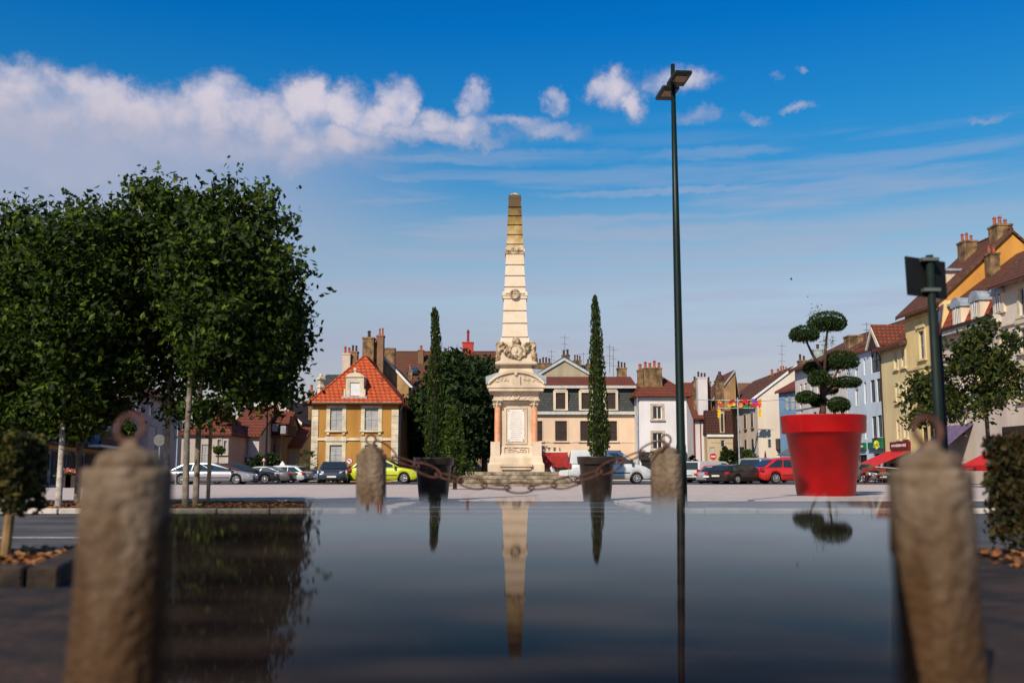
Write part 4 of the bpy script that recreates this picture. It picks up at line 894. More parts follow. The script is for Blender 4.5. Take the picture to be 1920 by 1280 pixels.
# --- hotel and white house
def hotel():
    D = 80; W = plaster('pale_pink_plaster', (.66, .48, .33), (.58, .42, .29), ((.45, .33, .22), .8, .64))
    ws = [(997, 789, 1017, 826, 'dshut'), (1041, 789, 1063, 826, 'dshut'), (1088, 789, 1110, 826, 'dshut'), (1135, 789, 1157, 826, 'dshut'), (1153, 844, 1164, 852)]
    h = House('hotel', 'pale pink hotel with a slate mansard storey and red canopy behind the white van', (985, D), (1194, D), 11, (1080, 777), W, ws, cat='hotel')
    h.surround(plaster('pink_trim', (.66, .50, .36)), .10, sill=True, idx=(0, 1, 2, 3), d=.03)
    h.band_px(1080, 827, 829.5, d=.04); h.band_px(1080, 771.5, 777, d=.30, name='cornice', m=mat('pale_zinc_trim', (.50, .50, .46), .6, .1)); h.pipe(h.L-.08, mat('brown_gutter', (.08, .04, .03), .6))
    # mansard storey
    zb, zt = h.fac(1080, 771)[1], h.fac(1080, 728)[1]; bm = NB(); L_ = h.L
    prism(bm, [(.05, -.05, zb), (.05, .35, zt), (.05, h.D, zt), (.05, h.D, zb)], (L_-.1, 0, 0)); ms = h.lo(bm, SLATE, 'mansard')
    bm = NB(); prism(bm, [(-.05, .05, zt), (-.05, -.10, zt+.02), (-.05, -.10, zt+.22), (-.05, .05, zt+.24)], (L_+.1, 0, 0)); h.lo(bm, mat('pale_zinc_trim', (.50, .50, .46), .6, .1), 'gutter')
    zr = P(1080, 706, D+4).z; bm = NB(); prism(bm, [(-.1, 0.0, zt+.24), (-.1, 4, zr), (-.1, h.D, zt+.24)], (L_+.2, 0, 0)); h.roof = h.lo(bm, TILE_RD, 'roof')
    TR = plaster('dormer_cream', (.66, .54, .40))
    for (a, b) in ((985, 998), (1042, 1060), (1090, 1108), (1136, 1154)):
        u0, u1 = h.fac(a, 750)[0], h.fac(b, 750)[0]; z0, z1 = h.fac(1050, 767)[1], h.fac(1050, 736)[1]; bm = NB()
        u0 = max(u0, .2)
        box(bm, u0-.2, -.12, z0-.1, u0, .5, z1); box(bm, u1, -.12, z0-.1, u1+.2, .5, z1); box(bm, u0-.2, -.12, z1, u1+.2, .5, z1+.16); box(bm, u0-.12, -.16, z1+.16, u1+.12, .4, z1+.26); box(bm, u0, -.1, z0-.1, u1, .5, z0)
        w = h.lo(bm, TR, 'dormer'); bm = NB(); box(bm, u0, .02, z0, u1, .06, z1)
        for i in range(8): box(bm, u0+.06, .0, z0+(z1-z0)*(i+.3)/8, (u0+u1)/2-.03, .022, z0+(z1-z0)*(i+.7)/8); box(bm, (u0+u1)/2+.03, .0, z0+(z1-z0)*(i+.3)/8, u1-.06, .022, z0+(z1-z0)*(i+.7)/8)
        h.lo(bm, DARKW, 'shutter', w)
    # red canopy and lettering
    cz0, cz1 = h.fac(1040, 876)[1], h.fac(1040, 848)[1]; u0, u1 = h.fac(1000, 860)[0], h.fac(1063, 860)[0]; RC = mat('red_canvas', (.36, .015, .012), .7, .15, 2)
    bm = NB(); prism(bm, [(u0, -.05, cz1), (u0, -1.0, cz1-.35), (u0, -1.0, cz0), (u0, -.05, cz0)], (u1-u0, 0, 0)); o = h.lo(bm, RC, 'canopy')
    bm = NB(); box(bm, u0, -.12, cz1+.01, u1, -.02, cz1+.10); h.lo(bm, WHITE, 'canopy_rail', o)
    M = Matrix.Translation((h.fac(1003.5, 845)[0], -.08, h.fac(1030, 845.6)[1])) @ Matrix.Rotation(R(90), 4, 'X') @ Matrix.Scale(1.0, 4, (1, 0, 0))
    for i_, ch_ in enumerate('HOTEL'): h.lo(text_bm(ch_, .46, .03, Matrix.Translation((i_*.47, 0, 0)) @ M), mat('sign_letters', (.16, .13, .11), .5, .05), 'letter')
    h.chimney(1158, 1175, 688, 712, 84, BRICKT, 3, POTD, .8); h.antenna(1143, 645, 700, 84); h.antenna(1150, 650, 705, 85)
    # pediment building
    g = House('pedimented_building', 'grey building with a wide low gable and dark roof rising behind the hotel', (1012, 92), (1108, 92), 12, (1060, 703), plaster('grey_ochre_plaster', (.36, .31, .21)), [])
    ap = P(1058, 675, 92); g.roof_y(ap.x-GX(1012, 92), ap.z, SLATE, ov=.5, th=.3, verge=mat('pale_grey_paint', (.42, .46, .47), .6)); 
    g2 = House('slate_roofed_building', 'dark slate-roofed building with a row of chimney pots behind the obelisk', (985, 97), (1034, 97), 9, (1010, 700), SLATE, [])
    g2.band(g2.zt-.1, g2.zt+.4, m=ZINC); g2.chimney(1004, 1033, 679, 686, 97.5, BRICKT, 5, POTD, .8); g2.chimney(1054, 1068, 664, 680, 99, BRICKT, 2, POTD, .7)
    g2.antenna(1034, 656, 685, 98); g2.antenna(1059, 628, 670, 98); g2.antenna(1094, 660, 690, 98, ((.1, 10),))
    g3 = House('flat_topped_building', 'dark flat-topped roof crowded with chimney pots between gable and right cypress', (1078, 99), (1126, 99), 9, (1100, 684), SLATE, [])
    g3.band(g3.zt-.9, g3.zt-.5, m=ZINC); g3.chimney(1076, 1090, 674, 690, 98, BRICKT, 3, POTD, .7); g3.chimney(1100, 1112, 680, 692, 98, BRICKT, 2, POTD, .7)
    # white house right of the hotel
    WW = plaster('white_plaster', (.66, .63, .62), (.56, .53, .53), ((.42, .38, .36), .7, .68)); D = 78
    w = House('white_house', 'narrow white house with a red hipped roof between hotel and lamp post', (1197, D), (1290, D), 10, (1240, 742), WW, [(1224, 761, 1241, 786, 'white'), (1224, 811, 1242, 842, 'white')])
    w.surround(mat('tan_stone_trim', (.48, .38, .27), .8, .2, 3), .18, sill=True); zr = P(1234, 697, D+5).z
    w.roof_hip(zr, TILE_RD, 1.6, 1.9, ov=.35); w.pipe(.0)
    w.chimney(1207, 1241, 688, 715, 79.5, BRICKT, 4, POTM, .8); w.chimney(1196, 1206, 692, 720, 79.5, BRICKT, 1, POTM, .6)
    z0, z1 = w.fac(1240, 862)[1], w.fac(1240, 847)[1]; bm = NB(); box(bm, .1, -.25, z0, w.L-.1, .02, z1); sg = w.lo(bm, mat('dark_fascia', (.025, .02, .018), .5), 'shop_fascia')
    M = Matrix.Translation((w.fac(1215.5, 853)[0], -.27, w.fac(1220, 856.5)[1])) @ Matrix.Rotation(R(90), 4, 'X') @ Matrix.Scale(1.3, 4, (1, 0, 0))
    w.lo(text_bm('AC', .42, .012, M), WHITE, 'lettering', sg)
    bm = NB(); box(bm, .25, -.06, .1, w.L-.3, .015, z0-.02); w.lo(bm, mat('dark_shopfront', (.02, .016, .013), .3), 'shopfront')
hotel()
# --- lane between the white house and the white gable
def lane():
    D = 112; s = House('shuttered_house', 'narrow greenish house deep in the side lane right of the lamp post', (1284, D), (1308, D), 8, (1296, 770), plaster('olive_plaster', (.28, .25, .14)), [(1296, 788, 1304, 808, 'pshut'), (1294, 828, 1303, 848)])
    s.roof_x(P(1296, 750, D+4).z, TILE_RD)
    D = 100; W = plaster('cool_white_plaster', (.56, .51, .51), (.48, .44, .43)); h = House('white_gable_house', 'white-walled house with a long brown roof and tall white chimney in the side lane', (1304, D), (1344, D), 12, (1325, 781), W, [])
    bm = NB(); tube(bm, [(h.L*.28, -.05, 0), (h.L*.28, -.05, h.zt)], .05, 6); tube(bm, [(-.05, -.08, 0), (-.05, -.08, h.zt)], .08, 6); h.lo(bm, mat('maroon_pipe', (.2, .03, .03), .6), 'drainpipe')
    h.roof_x(P(1330, 722, D+6).z, TILE_RD, ov=.5)
    h.chimney(1308, 1326, 706, 765, 100, W, 3, POTD, .9); h.chimney(1300, 1307, 713, 755, 101, BRICKT, 1, POTD, .6); h.chimney(1326, 1333, 714, 745, 101, BRICKT, 1, POTD, .6)
    c = h.chimney(1342, 1357, 712, 745, 101.5, BRICKT, 0, wy=.8); a = P(1349.5, 712, 101.9); bm = NB(); lathe(bm, [(.48, -.02), (.30, .45), (.16, .62), (.16, .85)], (a.x, a.y, a.z), 12); obj('cowl', bm, POTD, c)
    D = 106; G = plaster('old_ochre_plaster', (.36, .22, .09), (.22, .13, .05), ((.2, .12, .06), 2, .5)); g = House('lean_gable_house', 'tall ochre wall with a steep one-sided brown roof above the street lights', (1345, D), (1384, D), 8, (1365, 752), G, [])
    g.roof_y(g.L-.03, P(1384, 696, D).z, TILE_RD, zr_=P(1384, 700, D).z, zl=P(1345, 744, D).z, verge=ZINC)
    b = House('brown_roofed_house', 'low brown-tiled roof behind the light decoration', (1384, 118), (1470, 118), 10, (1400, 750), G, []); b.roof_x(P(1400, 722, 123).z, brickmat('tan_tiles', (.22, .12, .055), (.17, .09, .045), (.08, .04, .02), .35, .3, .04))
    D = 98.5; q = House('corner_turret_house', 'small cream house with dark tiled mansard at the corner of the lane', (1327, D), (1376, D), 6, (1360, 814), plaster('turret_cream', (.52, .40, .25)), [(1352, 825, 1359, 838, 'white'), (1331, 838, 1340, 860, 'pshut')])
    zb, zt = q.zt, q.fac(1360, 768)[1]; bm = NB(); prism(bm, [(-.1, -.15, zb), (-.0, .6, zt), (-.0, q.D, zt), (-.1, q.D, zb)], (q.L+.1, 0, 0)); q.lo(bm, TILE_DK, 'mansard'); q.band(zb-.25, zb-.02, m=WHITE, d=.2, name='cornice')
    u0, u1 = q.fac(1349, 790)[0], q.fac(1358, 790)[0]; bm = NB(); box(bm, u0, -.1, zb+.05, u1, .8, zt-.15); dm = q.lo(bm, plaster('turret_cream', (.52, .40, .25)), 'dormer'); bm = NB(); box(bm, u0+.12, -.115, zb+.25, u0+.34, -.09, zt-.4); q.lo(bm, GLASS, 'pane', dm)
lane()
def cables():
    for i, (a, b, D1, D2, y1, y2, lb) in enumerate(((1290, 1466, 92, 90, 747, 749, 'thin overhead cable crossing the side lane above the no entry sign'), (1466, 1497, 90, 88, 748, 750, 'thin overhead cable running to the blue house'))):
        p, q = P(a, y1, D1), P(b, y2, D2); t = thing('overhead_cable', lb, 'cable', tuple(p)); bm = NB(); tube(bm, [p.lerp(q, f/8)+Vector((0, 0, -.25*math.sin(math.pi*f/8))) for f in range(9)], .02, 4); obj('wire', bm, BLACK, t)
cables()
CW = plaster('warm_white_plaster', (.62, .54, .44), (.55, .47, .38), ((.46, .38, .30), .6, .66))
def white_gable():
    D = 97; h = House('gable_end_house', 'large cream gable-end house with brown roof, its windowed side facing the lane', (1424, D), (1520, D), 17, (1440, 743), CW, [(1456, 822, 1462, 842)])
    ap = P(1492, 688, D); h.roof_y(ap.x-GX(1424, D), ap.z, TILE_BR, verge=WHITE, ov=.6)
    # side wall windows
    for z0, z1, n_ in ((5.0, 6.6, 5), (1.9+.6, 4.0, 4)):
        for i in range(n_):
            y = 1.6+i*3.0; bm = NB(); box(bm, -.06, y, z0, .04, y+1.0, z1); f = h.lo(bm, mat('greyed_frame', (.42, .37, .33), .7), 'window'); bm = NB(); box(bm, -.075, y+.12, z0+.1, -.05, y+.88, z1-.1); h.lo(bm, mat('brown_pane', (.10, .075, .06), .2, .2), 'pane', f)
            bm = NB(); box(bm, -.14, y-.05, z0-.1, .02, y+1.05, z0-.01); h.lo(bm, mat('dark_sill', (.12, .09, .07), .8), 'sill')
    bm = NB(); box(bm, -.9, 1.0, 2.0, .0, 8, 2.5); h.lo(bm, mat('blue_fascia', (.03, .02, .28), .5), 'shop_fascia'); bm = NB(); box(bm, -.1, 1.0, .1, .02, 8, 1.98); h.lo(bm, mat('dark_shopfront', (.02, .016, .013), .3), 'shopfront')
    h.chimney(1444, 1454, 702, 716, 103, BRICKT, 1, POTM, .6); h.chimney(1456, 1465, 698, 710, 101, BRICKT, 1, POTM, .6); h.chimney(1464, 1478, 694, 706, 99.5, BRICKT, 3, POTM, .8); h.antenna(1466, 643, 695, 99)
    bm = NB(); a, b = P(1459, 822, 96), P(1482, 842, 96); box(bm, a.x, 95.7, b.z, b.x, 97, a.z); box(bm, a.x+.3, 95.8, a.z, a.x+.7, 96.3, a.z+.35); obj('wall_sign', bm, mat('dark_fascia', (.025, .02, .018), .5), h.t)
    D = 92; bl_ = House('blue_house', 'small bright blue house with pale shutters behind the red pot', (1465, D), (1497, 89.0), 6, (1480, 732), plaster('blue_plaster', (.17, .31, .47)), [(1472, 738, 1478, 770, 'pshut'), (1482, 736, 1490, 768, 'pshut')])
    bl_.roof_x(P(1480, 708, D+2).z, TILE_RD, ov=.3)
white_gable()
# --- right-hand row, facades running towards us
def row(px): return 29.0/((px-960)/F+.05)
def right_row():
    W1 = plaster('soft_white_plaster', (.60, .55, .52), (.52, .47, .45)); g = 'houses of the right-hand row'
    h = House('shuttered_white_house', 'white house with small shuttered windows and brown roof behind the topiary', (1497, row(1497)), (1594, row(1594)), 11, (1545, 676), W1,
              [(1500, 720, 1504, 735, 'pshut'), (1508, 718, 1513, 733, 'pshut'), (1520, 722, 1526, 740, 'pshut'), (1532, 716, 1538, 736, 'pshut'), (1556, 700, 1563, 726, 'pshut'), (1570, 696, 1577, 722, 'pshut'), (1500, 756, 1505, 774, 'pshut'), (1560, 770, 1568, 796), (1575, 770, 1583, 798), (1525, 772, 1531, 790)], group=g)
    h.roof_x(h.zt+2.7, TILE_BR, ov=.5); h.band_px(1545, 758, 760, d=.05, m=ZINC); h.chimney(1499, 1513, 674, 690, 86, BRICKT, 2, POTD); h.chimney(1526, 1545, 653, 668, 84, mat('pale_zinc_stack', (.34, .40, .40), .6), 1, POTD)
    h.chimney(1591, 1618, 627, 664, 76, BRICKT, 0, wy=1.2); h.antenna(1625, 604, 640, 75)
    PB = plaster('pale_blue_plaster', (.50, .57, .64), (.43, .50, .57)); wb = [(1603, 690, 1609, 707, 'white'), (1603.5, 729, 1610, 760, 'white'), (1619, 672, 1623, 703, 'white'), (1620, 716, 1624.5, 757, 'white'), (1621, 782, 1626.5, 823, 'white'),
         (1632.5, 712, 1640.6, 754), (1644, 709.5, 1652, 752.5), (1635.5, 780, 1643.4, 821), (1646, 778, 1654, 819), (1632.6, 655, 1649, 698), (1609, 852, 1626, 890), (1641, 850, 1651, 892), (1603, 782, 1608, 823, 'white')]
    A, B = (1595, row(1595)), (1661, row(1661)); h = House('pale_blue_house', 'pale blue four-storey house with a pointed dormer gable and green shop signs', A, B, 11, (1640, 652), PB, wb, group=g)
    h.roof_x(h.zt+2.3, TILE_RD, ov=.25)
    u0, u1 = h.fac(1630, 650)[0], h.fac(1656, 650)[0]; up = (u0+u1)/2; zp = h.fac(1641, 613)[1]
    bm = NB(); prism(bm, [(u0+.25, -.26, h.zt-.1), (u1-.25, -.26, h.zt-.1), (up, -.26, zp-.3)], (0, 3.5, 0)); dg = h.lo(bm, DARKW, 'dormer_gable')
    bm = NB(); prism(bm, [(u0, -.35, h.zt-.1), (u0+.28, -.35, h.zt-.1), (up, -.35, zp-.35), (u1-.28, -.35, h.zt-.1), (u1, -.35, h.zt-.1), (up, -.35, zp)], (0, .3, 0)); h.lo(bm, mat('cream_bargeboard', (.58, .52, .42), .7), 'bargeboard', dg)
    bm = NB(); prism(bm, [(u0-.1, -.3, h.zt+.0), (up, -.3, zp+.02), (u1+.1, -.3, h.zt+.0), (u1+.1, -.3, h.zt+.14), (up, -.3, zp+.18), (u0-.1, -.3, h.zt+.14)], (0, 5.5, 0)); h.lo(bm, TILE_RD, 'dormer_roof', dg)
    GR = mat('shop_green', (.005, .13, .055), .4); YE = mat('sign_yellow', (.75, .72, .05), .5)
    def panel(a, y0, b, y1, m, d=.18, name='shop_sign', parent=None):
        ua, ub = h.fac(a, (y0+y1)/2)[0], h.fac(b, (y0+y1)/2)[0]; z0, z1 = h.fac((a+b)/2, y1)[1], h.fac((a+b)/2, y0)[1]; bm = NB(); box(bm, ua, -d, z0, ub, -.01, z1); return h.lo(bm, m, name, parent), ua, ub, z0, z1
    def dashes(o, ua, ub, z0, z1, d, m=WHITE, hgt=.3, n_=7, y=None):
        bm = NB(); zc = (z0+z1)/2 if y is None else y; w = (ub-ua)*.8; 
        for i in range(n_):
            a = ua+(ub-ua)*.1+w*i/n_; hh = (z1-z0)*hgt*rnd.uniform(.7, 1.1); box(bm, a, -d-.012, zc-hh/2, a+w/n_*.65, -d+.0, zc+hh/2)
        h.lo(bm, m, 'sign_dashes', o)
    p = panel(1610, 830, 1625, 843, GR); dashes(p[0], *p[1:], .18)
    p = panel(1631.6, 829, 1643, 842, GR); 
    p = panel(1643.2, 820.5, 1660, 841, GR, .30); uc, zc = (p[1]+p[2])/2, (p[3]+p[4])/2
    bm = NB()
    for i in range(9):
        a = math.pi*(i/8); tube(bm, [(uc+.1*math.cos(a), -.31, zc-.12+.08*math.sin(a)), (uc+.42*math.cos(a), -.31, zc-.12+.30*math.sin(a))], .045, 5)
    for i in range(5):
        a = math.pi*(.15+.7*i/4); tube(bm, [(uc+.1*math.cos(a), -.31, zc-.18-.05*math.sin(a)), (uc+.36*math.cos(a), -.31, zc-.18-.22*math.sin(a))], .04, 5)
    h.lo(bm, YE, 'flower_emblem', p[0]); bm = NB(); tube(bm, [(uc-.4, -.31, zc+.28), (uc-.1, -.31, zc+.42), (uc+.3, -.31, zc+.36)], [.02, .07, .02], 5); h.lo(bm, mat('sign_red', (.5, .02, .02), .5), 'red_wave', p[0])
    dashes(p[0], *p[1:], .30, hgt=.10, y=p[3]+.14)
    YL = plaster('light_yellow_plaster', (.62, .51, .28), (.54, .43, .22), ((.40, .28, .12), .8, .66)); wy = [(1677, 658, 1683, 691.5, 'pshut'), (1690.6, 653, 1697, 688, 'pshut'), (1680, 719, 1685.6, 754, 'pshut'), (1692.6, 715.5, 1699, 751, 'pshut'), (1682, 787, 1688, 823, 'pshut'), (1695, 785.7, 1701.6, 820, 'pshut'), (1668, 868, 1700, 900)]
    h = House('low_yellow_house', 'light yellow three-storey house with red awning and maroon shop sign', (1661.5, row(1661.5)), (1711, row(1711)), 11, (1685, 646), YL, wy, group=g)
    h.roof_x(h.zt+2.4, TILE_RD, ov=.5); h.gutter(mat('brown_gutter', (.08, .04, .03), .6), .08); h.pipe(.1, DARKW); h.surround(YL, .1, sill=True, idx=range(6), d=.04)
    p = panel(1673, 827.5, 1708, 842, mat('maroon_sign', (.16, .01, .015), .5)); dashes(p[0], *p[1:], .18, hgt=.35, n_=10)
    h.awning(1663, 1709, 846, 847.0, 2.4, mat('scarlet_awning', (.52, .012, .015), .7, .1)); 
    for o in [h.t.children[-1]]: pass
    YT = plaster('deep_yellow_plaster', (.66, .50, .23), (.58, .42, .18), ((.42, .25, .08), .7, .66)); OR_ = plaster('orange_plaster', (.56, .27, .05), (.46, .20, .04), ((.3, .14, .05), 1, .62))
    h = House('tall_yellow_house', 'tall yellow house with an orange gable and big brown roof behind the dark sign', (1711.5, row(1711.5)), (1778, row(1778)), 9.5, (1740, 570), YT, [(1724, 620, 1734, 673, 'grey'), (1752, 605, 1764, 663, 'grey'), (1724, 705, 1734, 752, 'grey'), (1754, 700, 1765, 748, 'grey'), (1730, 800, 1740, 840)], group=g)
    h.surround(plaster('pale_yellow_trim', (.64, .50, .26)), .18, sill=True, head=.2, idx=(0, 1, 2, 3)); ap = P(1908, 424, row(1778)).z
    ri = h.fac(1778, 560)[1]+4.4; h.roof_x(ri, TILE_BR, ov=.55, gable=OR_); h.band_px(1740, 585, 590, d=.12, m=plaster('pale_yellow_trim', (.64, .50, .26))); h.band_px(1740, 683, 688, d=.1, m=plaster('pale_yellow_trim', (.64, .50, .26)))
    h.chimney(1807, 1832, 449, 480, row(1745)+.5, BRICKT, 3, POTM, 1.0); h.chimney(1868, 1898, 418, 446, row(1772), BRICKT, 3, POTM, 1.1); h.chimney(1856, 1874, 472, 500, row(1778)-.8, BRICKT, 2, POTM, .8)
    bm = NB(); M = h.M; yy = 1.6; zz = h.zt+1.4; box(bm, 1.5, .6, zz-.6, 3.2, 3.0, zz+.7); d = h.lo(bm, CREAMT, 'dormer'); bm = NB(); box(bm, 1.3, .4, zz+.7, 3.4, 3.4, zz+.85); h.lo(bm, ZINC, 'dormer_roof', d); bm = NB(); box(bm, 1.8, .55, zz-.3, 2.9, .61, zz+.5); h.lo(bm, GLASS, 'pane', d)
    CR = plaster('rosy_cream_plaster', (.58, .48, .40), (.50, .41, .34), ((.40, .32, .26), .8, .66)); wm = [(1800, 668, 1808, 690, 'white'), (1803, 710, 1811, 760, 'white'), (1800, 790, 1810, 815, 'white'), (1835, 700, 1845, 750, 'white'), (1876, 630, 1887, 655, 'white'), (1878, 690, 1888, 745, 'white'), (1838, 645, 1846, 670, 'white')]
    h = House('mansard_house', 'rosy cream house with a red-tiled mansard and three arched white dormers', (1779, row(1779)), (1896.5, row(1896.5)), 10, (1838, 606), CR, wm, group=g)
    h.surround(CREAMT, .14, sill=True); MT = brickmat('mansard_tiles', (.28, .045, .02), (.22, .038, .018), (.08, .02, .012), 1.2, .34, .05, stain=(.2, .05, .03))
    zb = h.zt; zt = h.fac(1838, 548)[1]; bm = NB(); L_ = h.L
    prism(bm, [(0, -.05, zb+.15), (0, .75, zt), (0, h.D, zt), (0, h.D, zb+.15)], (L_, 0, 0)); ms = h.lo(bm, MT, 'mansard'); h.band(zb-.25, zb+.15, m=mat('pale_cornice', (.50, .47, .42), .7), d=.5, name='cornice'); bm = NB(); box(bm, -.05, -.62, zb+.02, L_+.05, -.5, zb+.17); h.lo(bm, DARKW, 'gutter')
    bm = NB(); prism(bm, [(-.05, .5, zt), (-.05, 5, zt+3.3), (-.05, h.D, zt)], (L_+.1, 0, 0)); h.roof = h.lo(bm, TILE_BR, 'roof'); bm = NB(); box(bm, 0, .45, zt-.02, L_, .9, zt+.12); h.lo(bm, ZINC, 'flashing')
    for (a, b, ya, yb) in ((1791, 1803.5, 566, 611), (1825, 1839, 554, 597), (1867, 1883, 540, 588)):
        u0, u1 = h.fac(a, (ya+yb)/2)[0], h.fac(b, (ya+yb)/2)[0]; m_ = (u0+u1)/2; z0, z1 = h.fac((a+b)/2, yb)[1], h.fac((a+b)/2, ya)[1]; w = (u1-u0)/2
        bm = NB(); out_ = [(m_-w-.12, z0), (m_-w-.12, z1-w)]+[(m_-(w+.14)*math.cos(q), z1-w*.8+(w+.1)*math.sin(q)) for q in [math.pi*i/10 for i in range(11)]]+[(m_+w+.12, z1-w), (m_+w+.12, z0)]
        prism(bm, [(u, -.12, z) for u, z in out_], (0, 1.2, 0)); d = h.lo(bm, plaster('dormer_cream', (.66, .54, .40)), 'dormer')
        bm = NB(); w2 = w*.62; ins = [(m_-w2, z0+.08), (m_-w2, z1-w2*1.7)]+[(m_-w2*math.cos(q), z1-w2*1.7+w2*math.sin(q)) for q in [math.pi*i/8 for i in range(1, 8)]]+[(m_+w2, z1-w2*1.7), (m_+w2, z0+.08)]
        prism(bm, [(u, -.14, z) for u, z in ins], (0, .05, 0)); p_ = h.lo(bm, GLASS, 'pane', d); bm = NB(); box(bm, m_-.04, -.16, z0+.08, m_+.04, -.138, z1-w2*.8); box(bm, m_-w2, -.16, z0+.08, m_-w2+.1, -.141, z1-w2*1.7); box(bm, m_+w2-.1, -.16, z0+.08, m_+w2, -.141, z1-w2*1.7); h.lo(bm, WHITE, 'glazing_bar', d)
        bm = NB(); prism(bm, [(m_-(w+.22)*math.cos(q), -.2, z1-w*.8+(w+.2)*math.sin(q)) for q in [math.pi*i/8 for i in range(9)]], (0, 2.0, 0)); h.lo(bm, ZINC, 'dormer_roof', d)
    h.awning(1776, 1826, 797, 2.0+797, 2.6, mat('purple_awning', (.13, .09, .17), .8, .15)); 
    LC = plaster('light_cream_plaster', (.60, .52, .42), (.53, .45, .36)); h = House('cream_end_house', 'cream house with heavy window surrounds at the right edge', (1897, row(1897)), (2010, row(2010)), 10, (1920, 512), LC, [(1912, 540, 1922, 592, 'grey'), (1914, 614, 1924, 660, 'grey'), (1950, 530, 1965, 590, 'grey'), (1950, 610, 1965, 660, 'grey'), (1912, 700, 1922, 750, 'grey')], group=g)
    h.surround(CREAMT, .22, sill=True, head=.25); h.roof_x(h.zt+4, TILE_BR, ov=.6); h.band_px(1915, 600, 604, d=.1); h.awning(1888, 1990, 828, 829.2, 2.6, mat('scarlet_awning', (.52, .012, .015), .7, .1)); p = panel(1885, 796, 1990, 820, DARKW)
    # green awning belongs to the tall yellow house
    h = None
right_row()
# --- left-hand row
def left():
    g = 'houses of the left-hand row'; W = plaster('rose_white_plaster', (.42, .36, .36), (.36, .30, .30)); dl = lambda px: -13.4/((px-960)/F+.203)
    h = House('balcony_building', 'white shop building with brown balcony and arched ground-floor windows behind the left trees', (-110, dl(-110)), (231, dl(231)), 12, (190, 742), W,
              [(171.6, 778, 176.5, 808, 'dshut'), (192, 781, 196, 812, 'dshut'), (208, 783, 212, 820, 'dshut'), (150, 774, 156, 812, 'dshut'), (125, 768, 131, 806, 'dshut'), (100, 762, 107, 802, 'dshut'), (60, 750, 68, 800, 'dshut'), (20, 745, 30, 800, 'dshut'), (88, 850, 96, 880), (119, 851, 126, 880), (138, 852, 144, 880), (153, 854, 159, 880), (40, 848, 52, 885), (180, 860, 200, 893)], group=g)
    h.roof_x(h.zt+4, TILE_RD); h.band_px(190, 757, 761, d=.15, m=W); h.band_px(150, 840, 847, d=.22, name='shop_fascia', m=mat('gold_fascia', (.50, .22, .025), .6, .15)); h.band_px(150, 832, 839, d=.4, name='canopy', m=DARKW)
    bm = NB(); zt = h.fac(150, 849)[1]; 
    for (u, z0, u1, z1, k) in h.holes[-6:]: pass
    BR = mat('brown_shopfront', (.07, .045, .03), .8, .25, 3); us = sorted([(q[0], q[2]) for q in h.holes if q[3] < zt+.3]); x = 0
    for a, b in us+[(h.L, h.L)]: 
        if a-x > .05: bm = NB(); box(bm, x+.02, -.05, .02, a-.02, .01, zt-.02); h.lo(bm, BR, 'shopfront_pier')
        x = b
    ua, ub = h.fac(153, 820)[0], h.fac(207, 820)[0]; z0, z1 = h.fac(180, 836)[1], h.fac(180, 812)[1]; bm = NB(); box(bm, ua, -1.1, z0-.15, ub, .0, z0); bl2 = h.lo(bm, WHITE, 'balcony')
    bm = NB(); n_ = 26
    for i in range(n_+1): u = ua+(ub-ua)*i/n_; box(bm, u-.03, -1.08, z0, u+.03, -1.02, z1)
    box(bm, ua, -1.1, z1, ub, -1.0, z1+.07); box(bm, ua, -1.09, z0+.4, ub, -1.01, z0+.48); box(bm, ua, -1.06, z0+.02, ub, -1.04, z1-.02); h.lo(bm, mat('maroon_railing', (.05, .015, .018), .6), 'railing', bl2)
    h = House('shuttered_terrace', 'pale terrace house with pairs of narrow shuttered windows behind the leaning trunk', (232, dl(232)), (338, 101), 12, (290, 745), plaster('grey_rose_plaster', (.40, .35, .35), (.34, .29, .29)),
              [(261, 760, 269, 774, 'white'), (279, 798, 293, 842, 'pshut'), (301, 760, 308, 780, 'pshut'), (322, 762, 329, 781, 'pshut'), (302, 803, 307, 828, 'shut'), (322, 806, 328, 826, 'shut'), (280, 762, 288, 779, 'white')], group=g)
    h.roof_x(h.zt+4, TILE_RD); h.pipe(.1); bm = NB(); a = P(234, 758, dl(234)-1); tube(bm, [(0, -.6, h.zt), (0, -.6, h.zt-2)], .04, 5); h.lo(bm, ZINC, 'bracket')
    WL = plaster('left_cream_plaster', (.44, .37, .31), (.36, .30, .25)); D = 74
    h = House('corner_cottage', 'low cottage with a red hipped roof and pale shutters left of the street lamp', (338, D), (427, D), 9, (390, 814), WL, [(378, 833, 390, 868, 'shut'), (408, 824, 414, 850, 'shut'), (420, 826, 425, 850, 'shut'), (346, 830, 356, 866, 'shut')], group=g)
    h.roof_hip(P(380, 762, D+4).z, TILE_RD, 2.4, ov=.25); h.surround(WL, .1, idx=(1, 2))
    D = 79; h = House('poster_house', 'white house with a maroon and white poster on its wall and a blue shop sign', (427, D), (484, D), 11, (455, 815), plaster('cool_cream_plaster', (.47, .42, .40), (.40, .35, .33)), [(460, 824, 466, 851, 'shut'), (456, 868, 480, 900)], group=g)
    h.roof_x(P(440, 768, D+5.5).z, TILE_RD, ov=.4)
    u0, u1 = h.fac(437, 840)[0], h.fac(447, 840)[0]; z0, z1 = h.fac(442, 856)[1], h.fac(442, 829)[1]; bm = NB(); box(bm, u0, -.05, z0, u1, .0, z1); o = h.lo(bm, WHITE, 'poster'); bm = NB(); box(bm, u0+.02, -.062, z0+.02, u1-.02, -.05, z0+(z1-z0)*.55); h.lo(bm, mat('maroon_poster', (.10, .01, .03), .5), 'poster_panel', o)
    c = Vector(((u0+u1)/2, -.07, z0+.3)); bm = NB(); tube(bm, [c, c+Vector((0, -.01, 0))], .15, 16); h.lo(bm, WHITE, 'poster_disc', o)
